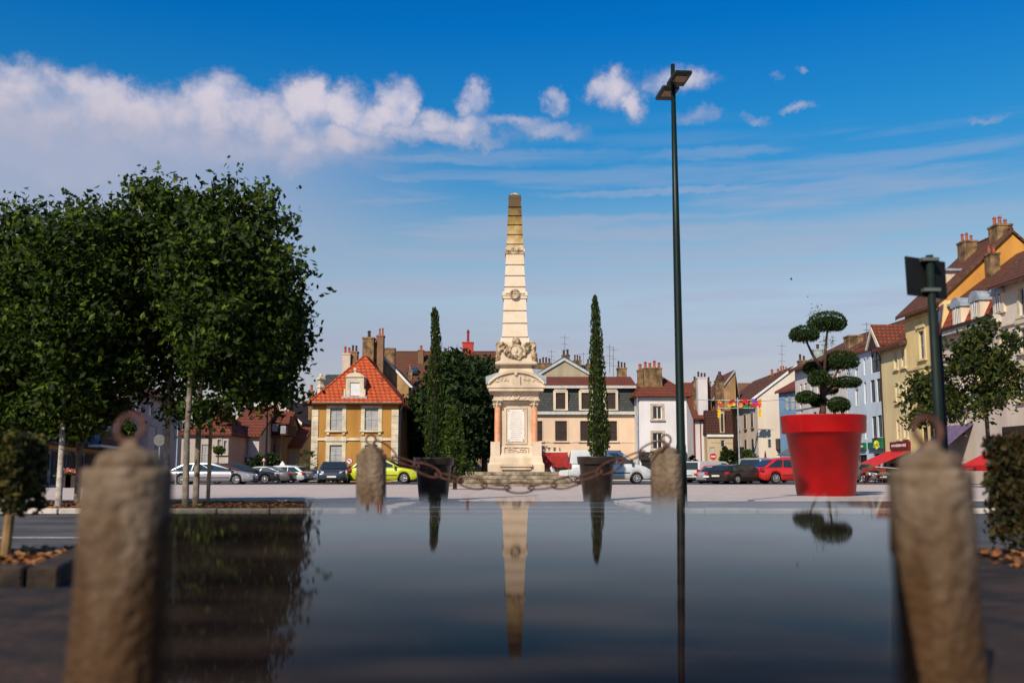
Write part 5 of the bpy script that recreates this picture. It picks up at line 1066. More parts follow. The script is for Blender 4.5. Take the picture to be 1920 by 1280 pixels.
    u0, u1 = h.fac(455, 860)[0], h.fac(482, 860)[0]; z0, z1 = h.fac(465, 866)[1], h.fac(465, 857)[1]; bm = NB(); box(bm, u0, -.4, z0, u1, .0, z1); o = h.lo(bm, mat('shop_blue', (.01, .03, .22), .5), 'shop_sign'); bm = NB(); c = Vector((h.fac(468, 860)[0], -.41, (z0+z1)/2))
    for i in range(5): a = i*2.51; tube(bm, [c+Vector((.14*math.sin(a), 0, .14*math.cos(a))), c+Vector((.14*math.sin(a+2.51), 0, .14*math.cos(a+2.51)))], .025, 4)
    h.lo(bm, mat('sign_yellow', (.75, .72, .05), .5), 'star', o)
    D = 83; ST = plaster('brown_stone_plaster', (.25, .18, .11), (.17, .12, .07), ((.12, .08, .05), 2, .5)); h = House('red_dormer_house', 'brown stone house with a low roof and two red-clad dormers', (484, D), (524, D), 9, (500, 817), ST, [(495, 830, 498, 858, 'dshut'), (513, 832, 516, 860, 'dshut')], group=g)
    h.roof_x(P(500, 776, D+4.5).z, TILE_RD, ov=.3); RC = mat('red_cladding', (.26, .035, .015), .8, .2, 3)
    for k_, (a, b, y0, y1, m) in enumerate(((462, 492, 787, 812, RC), (497, 511, 788, 812, RC), (513, 524, 792, 812, TILE_DK), (526, 540, 795, 816, TILE_DK))):
        p, q = P(a, y1, D-.2), P(b, y0, D-.2); bm = NB(); box(bm, p.x, D-.1-.1*k_, p.z, q.x, D+3, q.z); d = obj('dormer', bm, m, h.t); bm = NB(); mx = (p.x+q.x)/2; prism(bm, [(p.x-.15, D-.3-.1*k_, q.z), (q.x+.15, D-.3-.1*k_, q.z), (q.x-.1, D+1.0, q.z+.75), (p.x+.1, D+1.0, q.z+.75)], (0, 2.0, 0.05)); obj('dormer_roof', bm, TILE_RD, d)
        bm = NB(); box(bm, q.x-.55, D-.14-.1*k_, p.z+.15, q.x-.12, D-.09-.1*k_, q.z-.1); obj('pane', bm, mat('pale_pane', (.3, .34, .36), .2), d)
    D = 86; h = House('tan_annex', 'low tan house with a sloping brown roof and bars on its windows', (524, D), (562, D), 8, (545, 838), plaster('tan_plaster', (.38, .27, .17), (.29, .20, .12)), [(536, 846, 542, 874, 'shut'), (547, 846, 553, 874, 'shut')], group=g)
    h.roof_x(P(535, 806, D+4).z, TILE_RD, ov=.3)
    D = 93; h = House('cream_gable_house', 'tall cream gable end with dark red roof left of the ochre house', (440, D), (557, D), 16, (530, 790), plaster('bright_cream_plaster', (.60, .51, .38), (.54, .45, .33)), [(514, 776, 516, 779)], group=g)
    ap = P(506, 741, D); h.roof_y(ap.x-GX(440, D), ap.z, TILE_DK, verge=WHITE, ov=.35)
    for z0 in (4.7, 3.5+.0, 1.2): 
        for y in (1.4, 4.4, 7.5, 10.5):
            bm = NB(); box(bm, h.L-.02, y, z0, h.L+.04, y+.8, z0+(.45 if z0 > 4 else .6 if z0 > 3 else 1.7)); h.lo(bm, DARKW, 'window')
    h.chimney(520, 530, 726, 745, 99, BRICKT, 2, POTD); D = 108; h = House('dark_red_roof_house', 'dark red roof beyond the cream gable', (545, D), (590, D), 12, (565, 790), plaster('bright_cream_plaster', (.60, .51, .38)), [], group=g); h.roof_x(P(565, 756, D+6).z, TILE_DK)
left()
# ------------------------------------------------------------ cars
TYRE = mat('tyre_rubber', (.012, .012, .012), .8, .1); RIM = mat('alloy_rim', (.55, .55, .55), .3, .05, metal=.7); PLAST = mat('black_plastic', (.02, .02, .02), .6, .1)
HEADL = mat('headlight_glass', (.65, .67, .7), .08, .05, spec=.8); TAILL = mat('taillight_red', (.42, .012, .015), .2, .1, spec=.7)
def interp(tab, x):
    for (x0, z0), (x1, z1) in zip(tab, tab[1:]):
        if x <= x1: return z0+(z1-z0)*max(0, (x-x0))/(x1-x0)
    return tab[-1][1]
ST_ = {  # top of lower body, cabin (rear base, rear roof, mid roof z, front roof, cowl), widths
 'hatch': dict(top=[(-.5, .50), (-.485, .64), (.26, .63), (.42, .55), (.49, .46), (.5, .40)], cab=(-.485, -.36, .02, .26), belt=.61, rear=.93),
 'mpv':   dict(top=[(-.5, .50), (-.485, .62), (.30, .60), (.43, .52), (.49, .43), (.5, .38)], cab=(-.47, -.30, .03, .33), belt=.585, rear=.93),
 'sedan': dict(top=[(-.5, .52), (-.49, .66), (-.34, .67), (.24, .64), (.42, .56), (.49, .47), (.5, .40)], cab=(-.38, -.20, .02, .26), belt=.64, rear=.95),
 'suv':   dict(top=[(-.5, .48), (-.49, .62), (.25, .62), (.44, .58), (.49, .50), (.5, .38)], cab=(-.485, -.43, .03, .24), belt=.60, rear=.96),
 'van':   dict(top=[(-.5, .50), (-.49, .58), (.30, .58), (.42, .50), (.49, .40), (.5, .34)], cab=(-.49, -.47, .10, .33), belt=.56, rear=.98),
}
def paint(name, c, rough=.28, metal=.25): return mat(name, c, rough, .06, 2, metal=metal, coat=.6, spec=.5)
def car(px, D, Lm, yroof, yaw, style, pm, label, Wm=1.76, lift=0, name='parked_car', cat='car', group='cars parked along the square', spare=False, H=None):
    x = GX(px, D); H = H or (ZY(yroof, D)); t = thing(name, label, cat, (x, D, lift), R(yaw), group); S = ST_[style]; hw = Wm/2
    rw = .30 if style != 'suv' else .34; rw = min(rw, H*.22); ra = rw*1.17; xf, xr = .315*Lm, -.30*Lm
    cols = sorted(set([-.5, -.495, -.48]+[-.46+.92*i/60 for i in range(61)]+[.48, .495, .5]))
    bm = NB(); rings = []
    for c in cols:
        xx = c*Lm; zt = interp(S['top'], c)*H; zb = .13*H
        if abs(c) > .46: zb += (abs(c)-.46)/.04*.05*H
        for xw in (xf, xr):
            d = abs(xx-xw)
            if d < ra: zb = max(zb, rw+math.sqrt(ra*ra-d*d))
        w = hw*(1-.16*abs(2*c)**7-.02*abs(2*c)**2); zb = min(zb, zt-.08); zm = zb+(zt-zb)*.5
        half = [(w*.93, zb), (w, zb+.03*H), (w*1.0, zm), (w*.985, zt-.07*H*.8), (w*.93, zt-.012), (w*.6, zt+.006), (0, zt+.012)]
        pts = [(-y, z) for y, z in half]+[(y, z) for y, z in half[-2::-1]]
        rings.append([bm.verts.new((xx, y, z)) for y, z in pts])
    for a, b in zip(rings, rings[1:]):
        for k in range(len(a)-1): bm.faces.new((a[k], a[k+1], b[k+1], b[k]))
    bm.faces.new(rings[0]); bm.faces.new(rings[-1][::-1])
    obj('body', bm, pm, t, local=True, smooth=True)
    bm = NB(); box(bm, -.45*Lm, -hw*.80, .12*H, .45*Lm, hw*.80, .5*H); obj('underbody', bm, PLAST, t, local=True)
    # cabin
    xr0, xr1, xf1, xf0 = [v*Lm for v in S['cab']]; zb = S['belt']*H; zr = S['rear']*H; wb, wt = hw*.93, hw*(.76 if style != 'van' else .84)
    bm = NB(); 
    prof = [(xr0, zb), (xr1, zr), ((xr1*.55+xf1*.45), H), (xf1, H*.975), (xf0, zb)]
    def wid(z): return wb+(wt-wb)*(z-zb)/(H-zb)
    A = [bm.verts.new((x_, -wid(z_), z_)) for x_, z_ in prof]; B = [bm.verts.new((x_, wid(z_), z_)) for x_, z_ in prof]
    bm.faces.new(A); bm.faces.new(B[::-1])
    for i in range(5): bm.faces.new((A[i], B[i], B[(i+1) % 5], A[(i+1) % 5]))
    bmesh.ops.triangulate(bm, faces=[f for f in bm.faces if len(f.verts) == 5])
    bevel(bm, .05, 3); obj('cabin', bm, pm, t, local=True, smooth=True)
    def zroof(x_):  return interp(prof[:4], x_) if x_ < xf1 else interp([prof[3], prof[4]], x_)
    # side windows
    def side_win(x0b, x1b, x0t, x1t, s, m=CARGL, nm='window'):
        z0, z1 = zb+.03*H, H*.90
        q = [(x0b, z0), (x1b, z0), (x1t, min(z1, zroof(x1t)-.05*H)), (x0t, min(z1, zroof(x0t)-.05*H))]
        bm = NB(); prism(bm, [(x_, s*(wid(z_)+.006), z_) for x_, z_ in q], (0, s*.012, 0)); obj(nm, bm, m, t, local=True)
    lf = xf0-(xf0-xf1)*.12; tf = xf1-.02*Lm
    spans = [(.0, .30), (.33, .63), (.66, 1.0)]
    if style == 'van': spans = [(.80, 1.0)]
    if style == 'sedan': spans = [(0, .48), (.52, 1.0)]
    bR, tR = xr0+.05*Lm, xr1+.035*Lm
    for s in (-1, 1):
        for a, b in spans:
            side_win(bR+(lf-bR)*a, bR+(lf-bR)*b, tR+(tf-tR)*a, tR+(tf-tR)*b, s)
        bm = NB(); box(bm, xf0-.42, s*(hw+.16)-.09, zb+.02*H, xf0-.30, s*(hw+.16)+.09, zb+.14*H); bevel(bm, .02, 1); obj('wing_mirror', bm, pm if style == 'hatch' else PLAST, t, local=True)
        bm = NB(); box(bm, xr+ra+.05, s*hw*1.0-.008, .30*H, xf-ra-.05, s*hw*1.0+.018, .335*H); obj('side_moulding', bm, PLAST, t, local=True)
        for xd in ((xf0+xr0)/2+.0,):
            bm = NB(); box(bm, xd+.1, s*hw-.004, zb-.10*H, xd+.24, s*hw+.02, zb-.08*H); obj('door_handle', bm, PLAST, t, local=True)
        for xw in (xf, xr):
            c = Vector((xw, s*(hw-.13), rw)); bm = NB(); tube(bm, [c+Vector((0, -.10, 0)), c+Vector((0, -.07, 0)), c+Vector((0, .07, 0)), c+Vector((0, .10, 0))], [rw*.9, rw, rw, rw*.9], 24); w_ = obj('wheel', bm, TYRE, t, local=True, smooth=False)
            bm = NB(); y = s*(hw-.02)
            tube(bm, [(xw+rw*.62*math.cos(q), y, rw+rw*.62*math.sin(q)) for q in [6.283*i/20 for i in range(20)]], rw*.06, 6, closed=True)
            for i in range(7): a_ = i*.8976; tube(bm, [(xw, y, rw), (xw+rw*.6*math.cos(a_), y, rw+rw*.6*math.sin(a_))], rw*.085, 5)
            tube(bm, [(xw, y-.02, rw), (xw, y+.015*s, rw)], rw*.16, 8); obj('rim', bm, RIM, w_, local=True)
        # lights
        bm = NB(); zh = interp(S['top'], .455)*H-.08*H; prism(bm, [(.498*Lm, s*hw*.50, zh-.05), (.498*Lm, s*hw*.50, zh+.05), (.43*Lm, s*hw*.955, zh+.09), (.455*Lm, s*hw*.93, zh-.05)], (.012, s*.01, .01)); obj('headlight', bm, HEADL, t, local=True)
        bm = NB(); box(bm, -.508*Lm, s*hw*.84-.13, .46*H, -.47*Lm, s*hw*.84+.105, .60*H); bevel(bm, .02, 1); obj('taillight', bm, TAILL, t, local=True)
    def quad(a, b, c, d, nm, m=CARGL, off=(0, 0, 0)):
        bm = NB(); prism(bm, [Vector(q)+Vector(off) for q in (a, b, c, d)], Vector(off)*.6); obj(nm, bm, m, t, local=True)
    n1 = Vector((H*.975-zb, 0, xf0-xf1)).normalized()*.02; f = lambda a, b, q: a+(b-a)*q
    za, zc = f(zb, H*.975, .10), f(zb, H*.975, .90)
    quad((f(xf0, xf1, .10), -wid(za)*.90, za), (f(xf0, xf1, .10), wid(za)*.90, za), (f(xf0, xf1, .90), wid(zc)*.90, zc), (f(xf0, xf1, .90), -wid(zc)*.90, zc), 'windscreen', off=n1)
    if style != 'van' or True:
        n2 = Vector((-(zr-zb), 0, xr1-xr0)).normalized()*.02; za, zc = f(zb, zr, .12), f(zb, zr, .86)
        quad((f(xr0, xr1, .12), -wid(za)*.86, za), (f(xr0, xr1, .12), wid(za)*.86, za), (f(xr0, xr1, .86), wid(zc)*.84, zc), (f(xr0, xr1, .86), -wid(zc)*.84, zc), 'rear_window', off=n2)
    bm = NB(); box(bm, .475*Lm, -hw*.55, .22*H, .503*Lm, hw*.55, .36*H); obj('grille', bm, PLAST, t, local=True)
    bm = NB(); box(bm, .500*Lm, -.26, .26*H, .512*Lm, .26, .26*H+.10); obj('number_plate', bm, WHITE, t, local=True); bm = NB(); box(bm, -.516*Lm, -.26, .36*H, -.503*Lm, .26, .36*H+.10); obj('number_plate', bm, WHITE, t, local=True)
    bm = NB(); box(bm, -.505*Lm, -hw*.80, .16*H, -.46*Lm, hw*.80, .24*H); obj('rear_bumper', bm, PLAST, t, local=True)
    if spare:
        bm = NB(); tube(bm, [(-.52*Lm-.02, 0, .50*H), (-.52*Lm-.22, 0, .50*H)], [.34, .33], 22); obj('spare_wheel', bm, TYRE, t, local=True)
    return t
SIL = paint('silver_paint', (.34, .32, .34)); WHT = paint('car_white', (.50, .52, .52), .35, 0); DGR = paint('charcoal_paint', (.035, .03, .03)); GRY = paint('warm_grey_paint', (.13, .12, .11)); BLU = paint('pale_blue_paint', (.22, .28, .36))
NAVY = paint('slate_paint', (.035, .045, .06)); LIME = paint('lime_paint', (.50, .52, .015), .35, 0); RED = paint('red_paint', (.50, .018, .015), .3, 0); BRN = paint('brown_black_paint', (.035, .022, .016)); RBR = paint('maroon_brown_paint', (.09, .03, .02))
car(398, 53, 4.55, 866, 3, 'mpv', SIL, 'silver people carrier parked side-on behind the pale trunks, leftmost car')
car(452, 57, 4.2, 868, 14, 'hatch', DGR, 'charcoal car with its nose just right of the silver people carrier')
car(488, 61, 4.1, 873, 176, 'sedan', GRY, 'warm grey saloon with red tail light between charcoal and white cars')
car(524, 64, 4.0, 872, 168, 'hatch', WHT, 'white hatchback parked in front of the tan annex with barred windows')
car(576, 66, 4.0, 878, 200, 'hatch', BLU, 'pale blue low car between white hatchback and slate SUV')
car(627, 60, 4.5, 864, -84, 'suv', NAVY, 'slate grey SUV facing the camera below the ochre house')
car(662, 63, 4.4, 872, -70, 'hatch', RBR, 'dark maroon-brown car half hidden behind the left chain bollard')
car(722, 60, 4.0, 859, -2, 'hatch', LIME, 'lime yellow small car side-on behind the left cypress pot')
car(1143, 58, 4.75, 842, -2, 'van', WHT, 'long white panel van parked in front of the hotel', name='panel_van', cat='van', H=1.92)
car(1287, 66, 4.1, 876, 100, 'hatch', DGR, 'dark small car just right of the lamp post, next to a white van')
car(1336, 64, 4.4, 864, 38, 'van', WHT, 'white van with a rounded roof behind the red and silver cars', name='panel_van', cat='van')
car(1352, 63.2, 4.1, 871, 62, 'hatch', RED, 'red hatchback glimpsed between white van and silver saloon')
car(1352, 58.5, 4.2, 874, 58, 'sedan', SIL, 'silver saloon seen from behind, right of the white rounded van')
car(1372, 60.0, 4.0, 871, 60, 'hatch', WHT, 'white hatchback squeezed between silver saloon and dark brown car')
car(1388, 57.5, 4.2, 870, 38, 'hatch', BRN, 'dark brown car seen from behind beside the silver off-roader')
car(1432, 62.5, 4.3, 858, 52, 'suv', SIL, 'silver off-roader with a spare wheel on its back door', spare=True)
car(1480, 58, 4.2, 857, 12, 'mpv', RED, 'red compact people carrier partly hidden behind the giant red pot')
car(1612, 63, 4.2, 868, -70, 'hatch', GRY, 'grey car nose-on just right of the giant red pot')
car(770, 74, 4.0, 878, 185, 'hatch', DGR, 'dark car in the shade behind the lime yellow car')
# scooter
def scooter():
    D = 60; x = GX(1048, D); t = thing('scooter', 'scooter with an orange indicator parked beside the obelisk steps', 'scooter', (x, D, 0), R(150), None)
    for xx in (-.6, .6):
        bm = NB(); tube(bm, [(xx+.25*math.cos(q), 0, .27+.25*math.sin(q)) for q in [6.283*i/18 for i in range(18)]], .06, 8, closed=True); obj('wheel', bm, TYRE, t, local=True)
    bm = NB(); prism(bm, [(-.75, -.14, .45), (-.2, -.14, .30), (.3, -.14, .28), (.55, -.14, .9), (.45, -.14, 1.0), (.2, -.14, .42), (-.15, -.14, .75), (-.75, -.14, .8)], (0, .28, 0)); bevel(bm, .03); obj('body', bm, mat('scooter_white', (.6, .6, .58), .3), t, local=True)
    bm = NB(); box(bm, -.7, -.13, .80, -.1, .13, .88); obj('seat', bm, BLACK, t, local=True); bm = NB(); tube(bm, [(.5, 0, .6), (.42, 0, 1.08)], .03, 6); tube(bm, [(.4, -.33, 1.1), (.4, .33, 1.1)], .02, 6); obj('handlebar', bm, BLACK, t, local=True)
    bm = NB(); ball(bm, (.5, -.12, .95), .09, (1, .8, 1)); ball(bm, (-.72, -.12, .75), .08); obj('indicator', bm, mat('indicator_orange', (.8, .22, .01), .2), t, local=True)
scooter()
# ------------------------------------------------------------ trees
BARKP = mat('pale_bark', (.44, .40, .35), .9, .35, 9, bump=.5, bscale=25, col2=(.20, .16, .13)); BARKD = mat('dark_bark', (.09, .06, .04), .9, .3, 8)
TG = 'street trees in the planting strip'
def tree(name, label, px, D, ytrunk, crown, nclump, per, spread, leaf, mats, seed, rt=.09, bark=BARKP, group=None, lean=0, flat=0, shell=.5, cat='tree', limbs=6, z0=.05, aspect=1.5, extra=None):
    x = GX(px, D); t = thing(name, label, cat, (x, D, z0), 0, group); rr = random.Random(seed)
    c = Vector((GX(crown[0], D), D+crown[4] if len(crown) > 4 else D, ZY(crown[1], D))); k = D/F; rx, rz = crown[2]*k, crown[3]*k; ry = (rx+rz)/2*.9
    zt = ZY(ytrunk, D); top = Vector((x+(c.x-x)*.18+lean, c.y*.5+D*.5, c.z)); j = Vector((x+lean*.5, D, zt))
    bm = NB(); tube(bm, [(x, D, z0-.02), (x, D, z0+.08), (x+lean*.15+rr.uniform(-.02, .02), D, zt*.5), j, top], [rt*1.5, rt*1.05, rt*.92, rt*.8, rt*.35], 12)
    ends = []
    for i in range(limbs):
        a = 6.283*i/limbs+rr.random(); s = j.lerp(top, rr.uniform(0, .7)); e = Vector((c.x+rx*.75*math.cos(a), c.y+ry*.75*math.sin(a), c.z+rz*rr.uniform(-.35, .7))); m = s.lerp(e, .5)+Vector((0, 0, .12*rz))
        tube(bm, [s, m, e], [rt*.5, rt*.32, rt*.1], 7); ends.append(e)
        for q in range(2): e2 = e+Vector((rr.uniform(-1, 1)*rx*.2, rr.uniform(-1, 1)*ry*.3, rr.uniform(-.2, .2)*rz)); tube(bm, [m.lerp(e, .3*q+.3), e2], [rt*.2, rt*.06], 5)
    obj('trunk', bm, bark, t, smooth=True)
    pts = clumps(c, (rx, ry, rz), nclump, per, spread, seed+100, shell)
    if extra: pts += extra(c, rx, rz, ry)
    leaf_mesh('crown', pts, leaf, mats, t, seed+200, flat, aspect); return t, c, rx, rz, ry
LM = [LEAF('plane_dark', (.014, .028, .003), .2), LEAF('plane_mid', (.030, .055, .005), .28), LEAF('plane_mid', (.030, .055, .005), .28), LEAF('plane_light', (.12, .18, .014), .42)]
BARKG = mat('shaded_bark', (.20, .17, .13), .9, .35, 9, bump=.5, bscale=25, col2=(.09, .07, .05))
def low(s):
    q = {34: ((70, 790, 30, 900), (125, 800, 26, 800), (35, 770, 40, 900)), 35: ((165, 780, 22, 700), (190, 765, 20, 500)), 31: ((350, 765, 30, 500), (400, 775, 26, 350)), 33: ((520, 740, 26, 500),)}.get(s, ()); rr = random.Random(s)
    return [P(a+rr.gauss(0, w), b+rr.gauss(0, w*.55), 17+rr.gauss(0, .3)) for a, b, w, n_ in q for i in range(n_)]
def shoots(c, rx, rz, ry, n_, seed):
    rr = random.Random(seed); pts = []
    for i in range(n_):
        a = rr.uniform(-.1, math.pi+.1) if rr.random() < .8 else rr.uniform(-1, 0); b = rr.uniform(-.9, .9)
        d = Vector((math.cos(a), b, math.sin(a))); p = Vector((c.x+d.x*rx*1.0, c.y+b*ry*.8, c.z+d.z*rz*math.sqrt(max(.1, 1-b*b*.7)))); l = rr.uniform(.12, .5)
        dr = (Vector((d.x*.5, 0, abs(d.z)+.35))).normalized()
        for j in range(11): pts.append(p+dr*l*j/10*rr.uniform(.8, 1.1)+Vector((rr.gauss(0, .05), rr.gauss(0, .05), rr.gauss(0, .03))))
    return pts
for a in ((350, 16.2, 700, (430, 550, 122, 205), 'leafy tree with a dark crown, the rightmost and tallest of the left group', 31, 0),
          (313, 17.6, 650, (290, 545, 130, 208), 'tree with a white forked trunk showing in its crown, behind the left bollard', 32, -.05),
          (369, 17.4, 730, (468, 630, 88, 118), 'tree with a grey trunk right beside the thin wooden stake', 33, 0),
          (113, 16.6, 720, (135, 590, 140, 215), 'tree with a straight white trunk between left hedge and bollard', 34, 0),
          (147, 18.2, 720, (60, 600, 140, 215), 'tree with a thin dark trunk just right of the straight white one', 35, 0),
          (52, 17.4, 720, (-50, 590, 140, 215), 'tree with a white trunk rising behind the clipped left hedge', 36, 0.02)):
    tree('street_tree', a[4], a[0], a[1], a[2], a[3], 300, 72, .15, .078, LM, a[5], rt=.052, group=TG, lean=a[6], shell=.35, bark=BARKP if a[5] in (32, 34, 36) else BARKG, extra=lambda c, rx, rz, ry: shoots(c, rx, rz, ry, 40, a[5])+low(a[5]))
def low_branches():
    pass
x = GX(392, 18.6); t = thing('tree_stake', 'thin pale wooden stake standing right of the tree trunks', 'stake', (x, 18.6, .05)); bm = NB(); tube(bm, [(x, 18.6, .0), (x, 18.6, ZY(766, 18.6))], [.036, .034], 10); obj('pole', bm, mat('pale_wood', (.46, .33, .18), .8, .2, 6), t)
bm = NB(); z = ZY(765, 18.6); box(bm, x-.09, 18.55, z, x+.09, 18.65, z+.03); obj('cross_piece', bm, mat('dark_wood', (.035, .018, .012)), t)
# right-hand trees
LR = [LEAF('right_dark', (.016, .030, .006), .2), LEAF('right_mid', (.035, .055, .010), .25), LEAF('right_olive', (.10, .11, .016), .35)]
t_, c, rx, rz, ry = tree('square_tree', 'small airy tree behind the dark sign post, left of the larger one', 1752, 47, 800, (1752, 752, 52, 52), 46, 60, .26, .17, LR, 51, rt=.09, bark=BARKD, shell=.25, group='airy trees on the right side of the square')
t_, c, rx, rz, ry = tree('square_tree', 'larger airy tree with tiered branches behind the right hedge', 1856, 38, 770, (1852, 705, 68, 78), 64, 60, .24, .15, LR, 52, rt=.09, bark=BARKD, shell=.2, group='airy trees on the right side of the square')
leaf_mesh('top_branches', [p for (a, b, w, n_) in ((1850, 608, 12, 120), (1838, 630, 15, 160), (1890, 632, 14, 130), (1795, 650, 14, 120), (1800, 690, 12, 100), (1906, 700, 16, 160), (1905, 645, 12, 80)) for p in [P(a+random.Random(a+i).gauss(0, w), b+random.Random(b+i).gauss(0, w*.6), 38+random.Random(i).gauss(0, .4)) for i in range(n_)]], .15, LR, t_, 77)
# trees behind the monument
LB = [LEAF('back_dark', (.010, .022, .005), .15), LEAF('back_mid', (.018, .038, .008), .2), LEAF('back_light', (.040, .070, .012), .25)]
tree('dark_tree', 'broad dark tree between the left cypress and the obelisk', 862, 70, 860, (858, 765, 62, 105), 260, 42, .38, .26, LB, 61, rt=.3, bark=BARKD, shell=.55, limbs=5, group='dark trees behind the obelisk')
tree('dark_tree', 'dark tree close behind the left edge of the obelisk', 908, 73, 860, (912, 770, 40, 95), 150, 42, .36, .26, LB, 62, rt=.25, bark=BARKD, shell=.55, limbs=5, group='dark trees behind the obelisk')
tree('dark_tree', 'low dark tree in front of the rubble-stone house', 800, 76, 870, (795, 800, 34, 80), 110, 42, .36, .26, LB, 63, rt=.2, bark=BARKD, shell=.55, limbs=4, group='dark trees behind the obelisk')
LT = [LEAF('conifer_dark', (.022, .044, .006), .2), LEAF('conifer_mid', (.055, .095, .012), .25), LEAF('conifer_pale', (.12, .17, .02), .35)]  # three leaf tones, mixed at random
def cone_bush():
    D = 36; x = GX(853, D); t = thing('conical_bush', 'bright green loosely conical bush right of the left cypress', 'bush', (x, D, .03)); rr = random.Random(8); pts = []; k = D/F
    zt, zb = ZY(752, D), .1; W = 42*k
    for i in range(95):
        q = rr.random()**.8; a = rr.random()*6.283; z = zb+(zt-zb)*q*.88; r = W*(1-q)**.62*rr.uniform(.25, 1.0); l = rr.uniform(.35, .6)*(1.2-q*.5)
        for j in range(72): f_ = j/72; pts.append(Vector((x-.05+(q*.1)*-1+(r+f_*.07)*math.cos(a), D+(r+f_*.07)*math.sin(a), z+f_*l))+Vector((rr.gauss(0, .06*(1.1-f_)), rr.gauss(0, .06*(1.1-f_)), 0)))
    leaf_mesh('foliage', pts, .065, LT, t, 8); bm = NB(); tube(bm, [(x, D, 0), (x, D, zt*.8)], [.08, .02], 8); obj('trunk', bm, BARKD, t)
cone_bush()
def bushes(name, label, px, D, pyc, rxp, rzp, n_, leaf, mats, seed, cat='bush'):
    k = D/F; c = Vector((GX(px, D), D, ZY(pyc, D))); t = thing(name, label, cat, (c.x, D, 0)); pts = clumps(c, (rxp*k, rxp*k*.8, rzp*k), n_, 45, rxp*k*.16, seed, .5); leaf_mesh('foliage', pts, leaf, mats, t, seed)
    bm = NB(); tube(bm, [(c.x, D, 0), (c.x, D, c.z)], .05, 6); obj('trunk', bm, BARKD, t)
bushes('clipped_shrub', 'dark clipped shrub beside the no entry sign', 1364, 86, 862, 14, 24, 60, .16, LB, 71)
bushes('shrub', 'layered green shrub in front of the blue shop fascia', 1400, 84, 866, 18, 20, 60, .16, LT, 72)
bushes('shrub', 'small dark shrub at the corner of the side lane', 1300, 80, 870, 9, 16, 30, .15, LB, 73)
bushes('shrub', 'leafy dark shrub at the foot of the twin-armed street lamp', 500, 70, 868, 24, 16, 60, .16, LB, 74)
bushes('potted_topiary', 'small ball-topped tree in front of the corner cottage', 408, 68, 843, 9, 6, 26, .12, LT, 75, 'topiary')
bushes('shrub', 'dark shrub and flowers on the cafe terrace behind the white trunk', 205, 36, 885, 22, 18, 50, .1, LB, 76)
bushes('street_shrub', 'green bush on the pavement seen through the left bollard ring', 236, 60, 805, 12, 16, 40, .16, LT, 78)
def palm():
    D = 66; x = GX(574, D); t = thing('palm', 'small fan palm against the corner of the ochre house', 'palm', (x, D, 0)); z = ZY(866, D); bm = NB(); tube(bm, [(x, D, 0), (x, D, z)], [.13, .09], 8); obj('trunk', bm, BARKD, t); rr = random.Random(5)
    for i in range(16):
        a = rr.random()*6.283; e = rr.uniform(-.4, 1.1); bm = NB(); d = Vector((math.cos(a)*math.cos(e), math.sin(a)*math.cos(e), math.sin(e))); s = Vector((x, D, z)); c = s+d*.5
        for j in range(9):
            b = d.copy(); b.rotate(Matrix.Rotation((j-4)*.26, 3, d.cross(Vector((0, .3, 1))).cross(d).normalized())); e_ = c+b*.65+Vector((0, 0, -.12)); sd_ = b.cross(Vector((0, 0, 1))).normalized()*.035
            bm.faces.new([bm.verts.new(v) for v in (c, c+b*.3+sd_, e_, c+b*.3-sd_)])
        tube(bm, [s, c], .015, 4); obj('frond', bm, mat('palm_green', (.07, .11, .04), .6, trans=.2), t)
palm()
# hedges near the camera
def hedge(x0, x1, y0, y1, z0, z1, label, seed, mats, stems):
    t = thing('hedge', label, 'hedge', ((x0+x1)/2, (y0+y1)/2, .08)); rr = random.Random(seed); pts = []
    for i in range(15000):
        f = rr.random(); 
        p = Vector((rr.uniform(x0, x1), rr.uniform(y0, y1), rr.uniform(z0, z1)))
        ax = rr.choice((0, 1, 1, 1, 2, 2)) 
        if ax == 0: p.x = rr.choice((x0, x1))+rr.gauss(0, .02)
        elif ax == 1: p.y = y0+abs(rr.gauss(0, .05))
        else: p.z = z1+rr.gauss(0, .02)
        if p.z < z0+.12*rr.random(): continue
        pts.append(p)
    leaf_mesh('foliage', pts, .034, mats, t, seed)
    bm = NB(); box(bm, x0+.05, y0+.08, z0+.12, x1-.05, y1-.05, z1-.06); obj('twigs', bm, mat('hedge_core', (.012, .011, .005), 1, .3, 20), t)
    for sx, sy in stems:
        bm = NB(); tube(bm, [(sx, sy, .05), (sx+.03, sy, z0+.25)], [.035, .028], 8); obj('stem', bm, mat('stake_wood', (.22, .13, .05), .9, .3, 10), t)
LH = [LEAF('hedge_dark', (.020, .024, .006), .2), LEAF('hedge_mid', (.040, .042, .008), .25), LEAF('hedge_gold', (.13, .11, .02), .35)]
LH2 = [LEAF('hedge_dark', (.020, .024, .006), .2), LEAF('hedge_brown', (.055, .032, .010), .25), LEAF('hedge_olive', (.06, .05, .012), .3)]
zt = ZY(822, 6)
hedge(-4.6, GX(90, 7.05), 6.55, 7.0, .34, ZY(822, 6.6), 'clipped golden-green hedge with bare stems at the left edge', 81, LH, [(-3.3, 6.6), (-3.55, 6.6)])
hedge(GX(1843, 7.3), 4.9, 6.8, 7.25, .10, ZY(822, 6.8), 'clipped brown-green hedge at the right edge behind the bollard', 82, LH2, [(3.5, 6.9)])
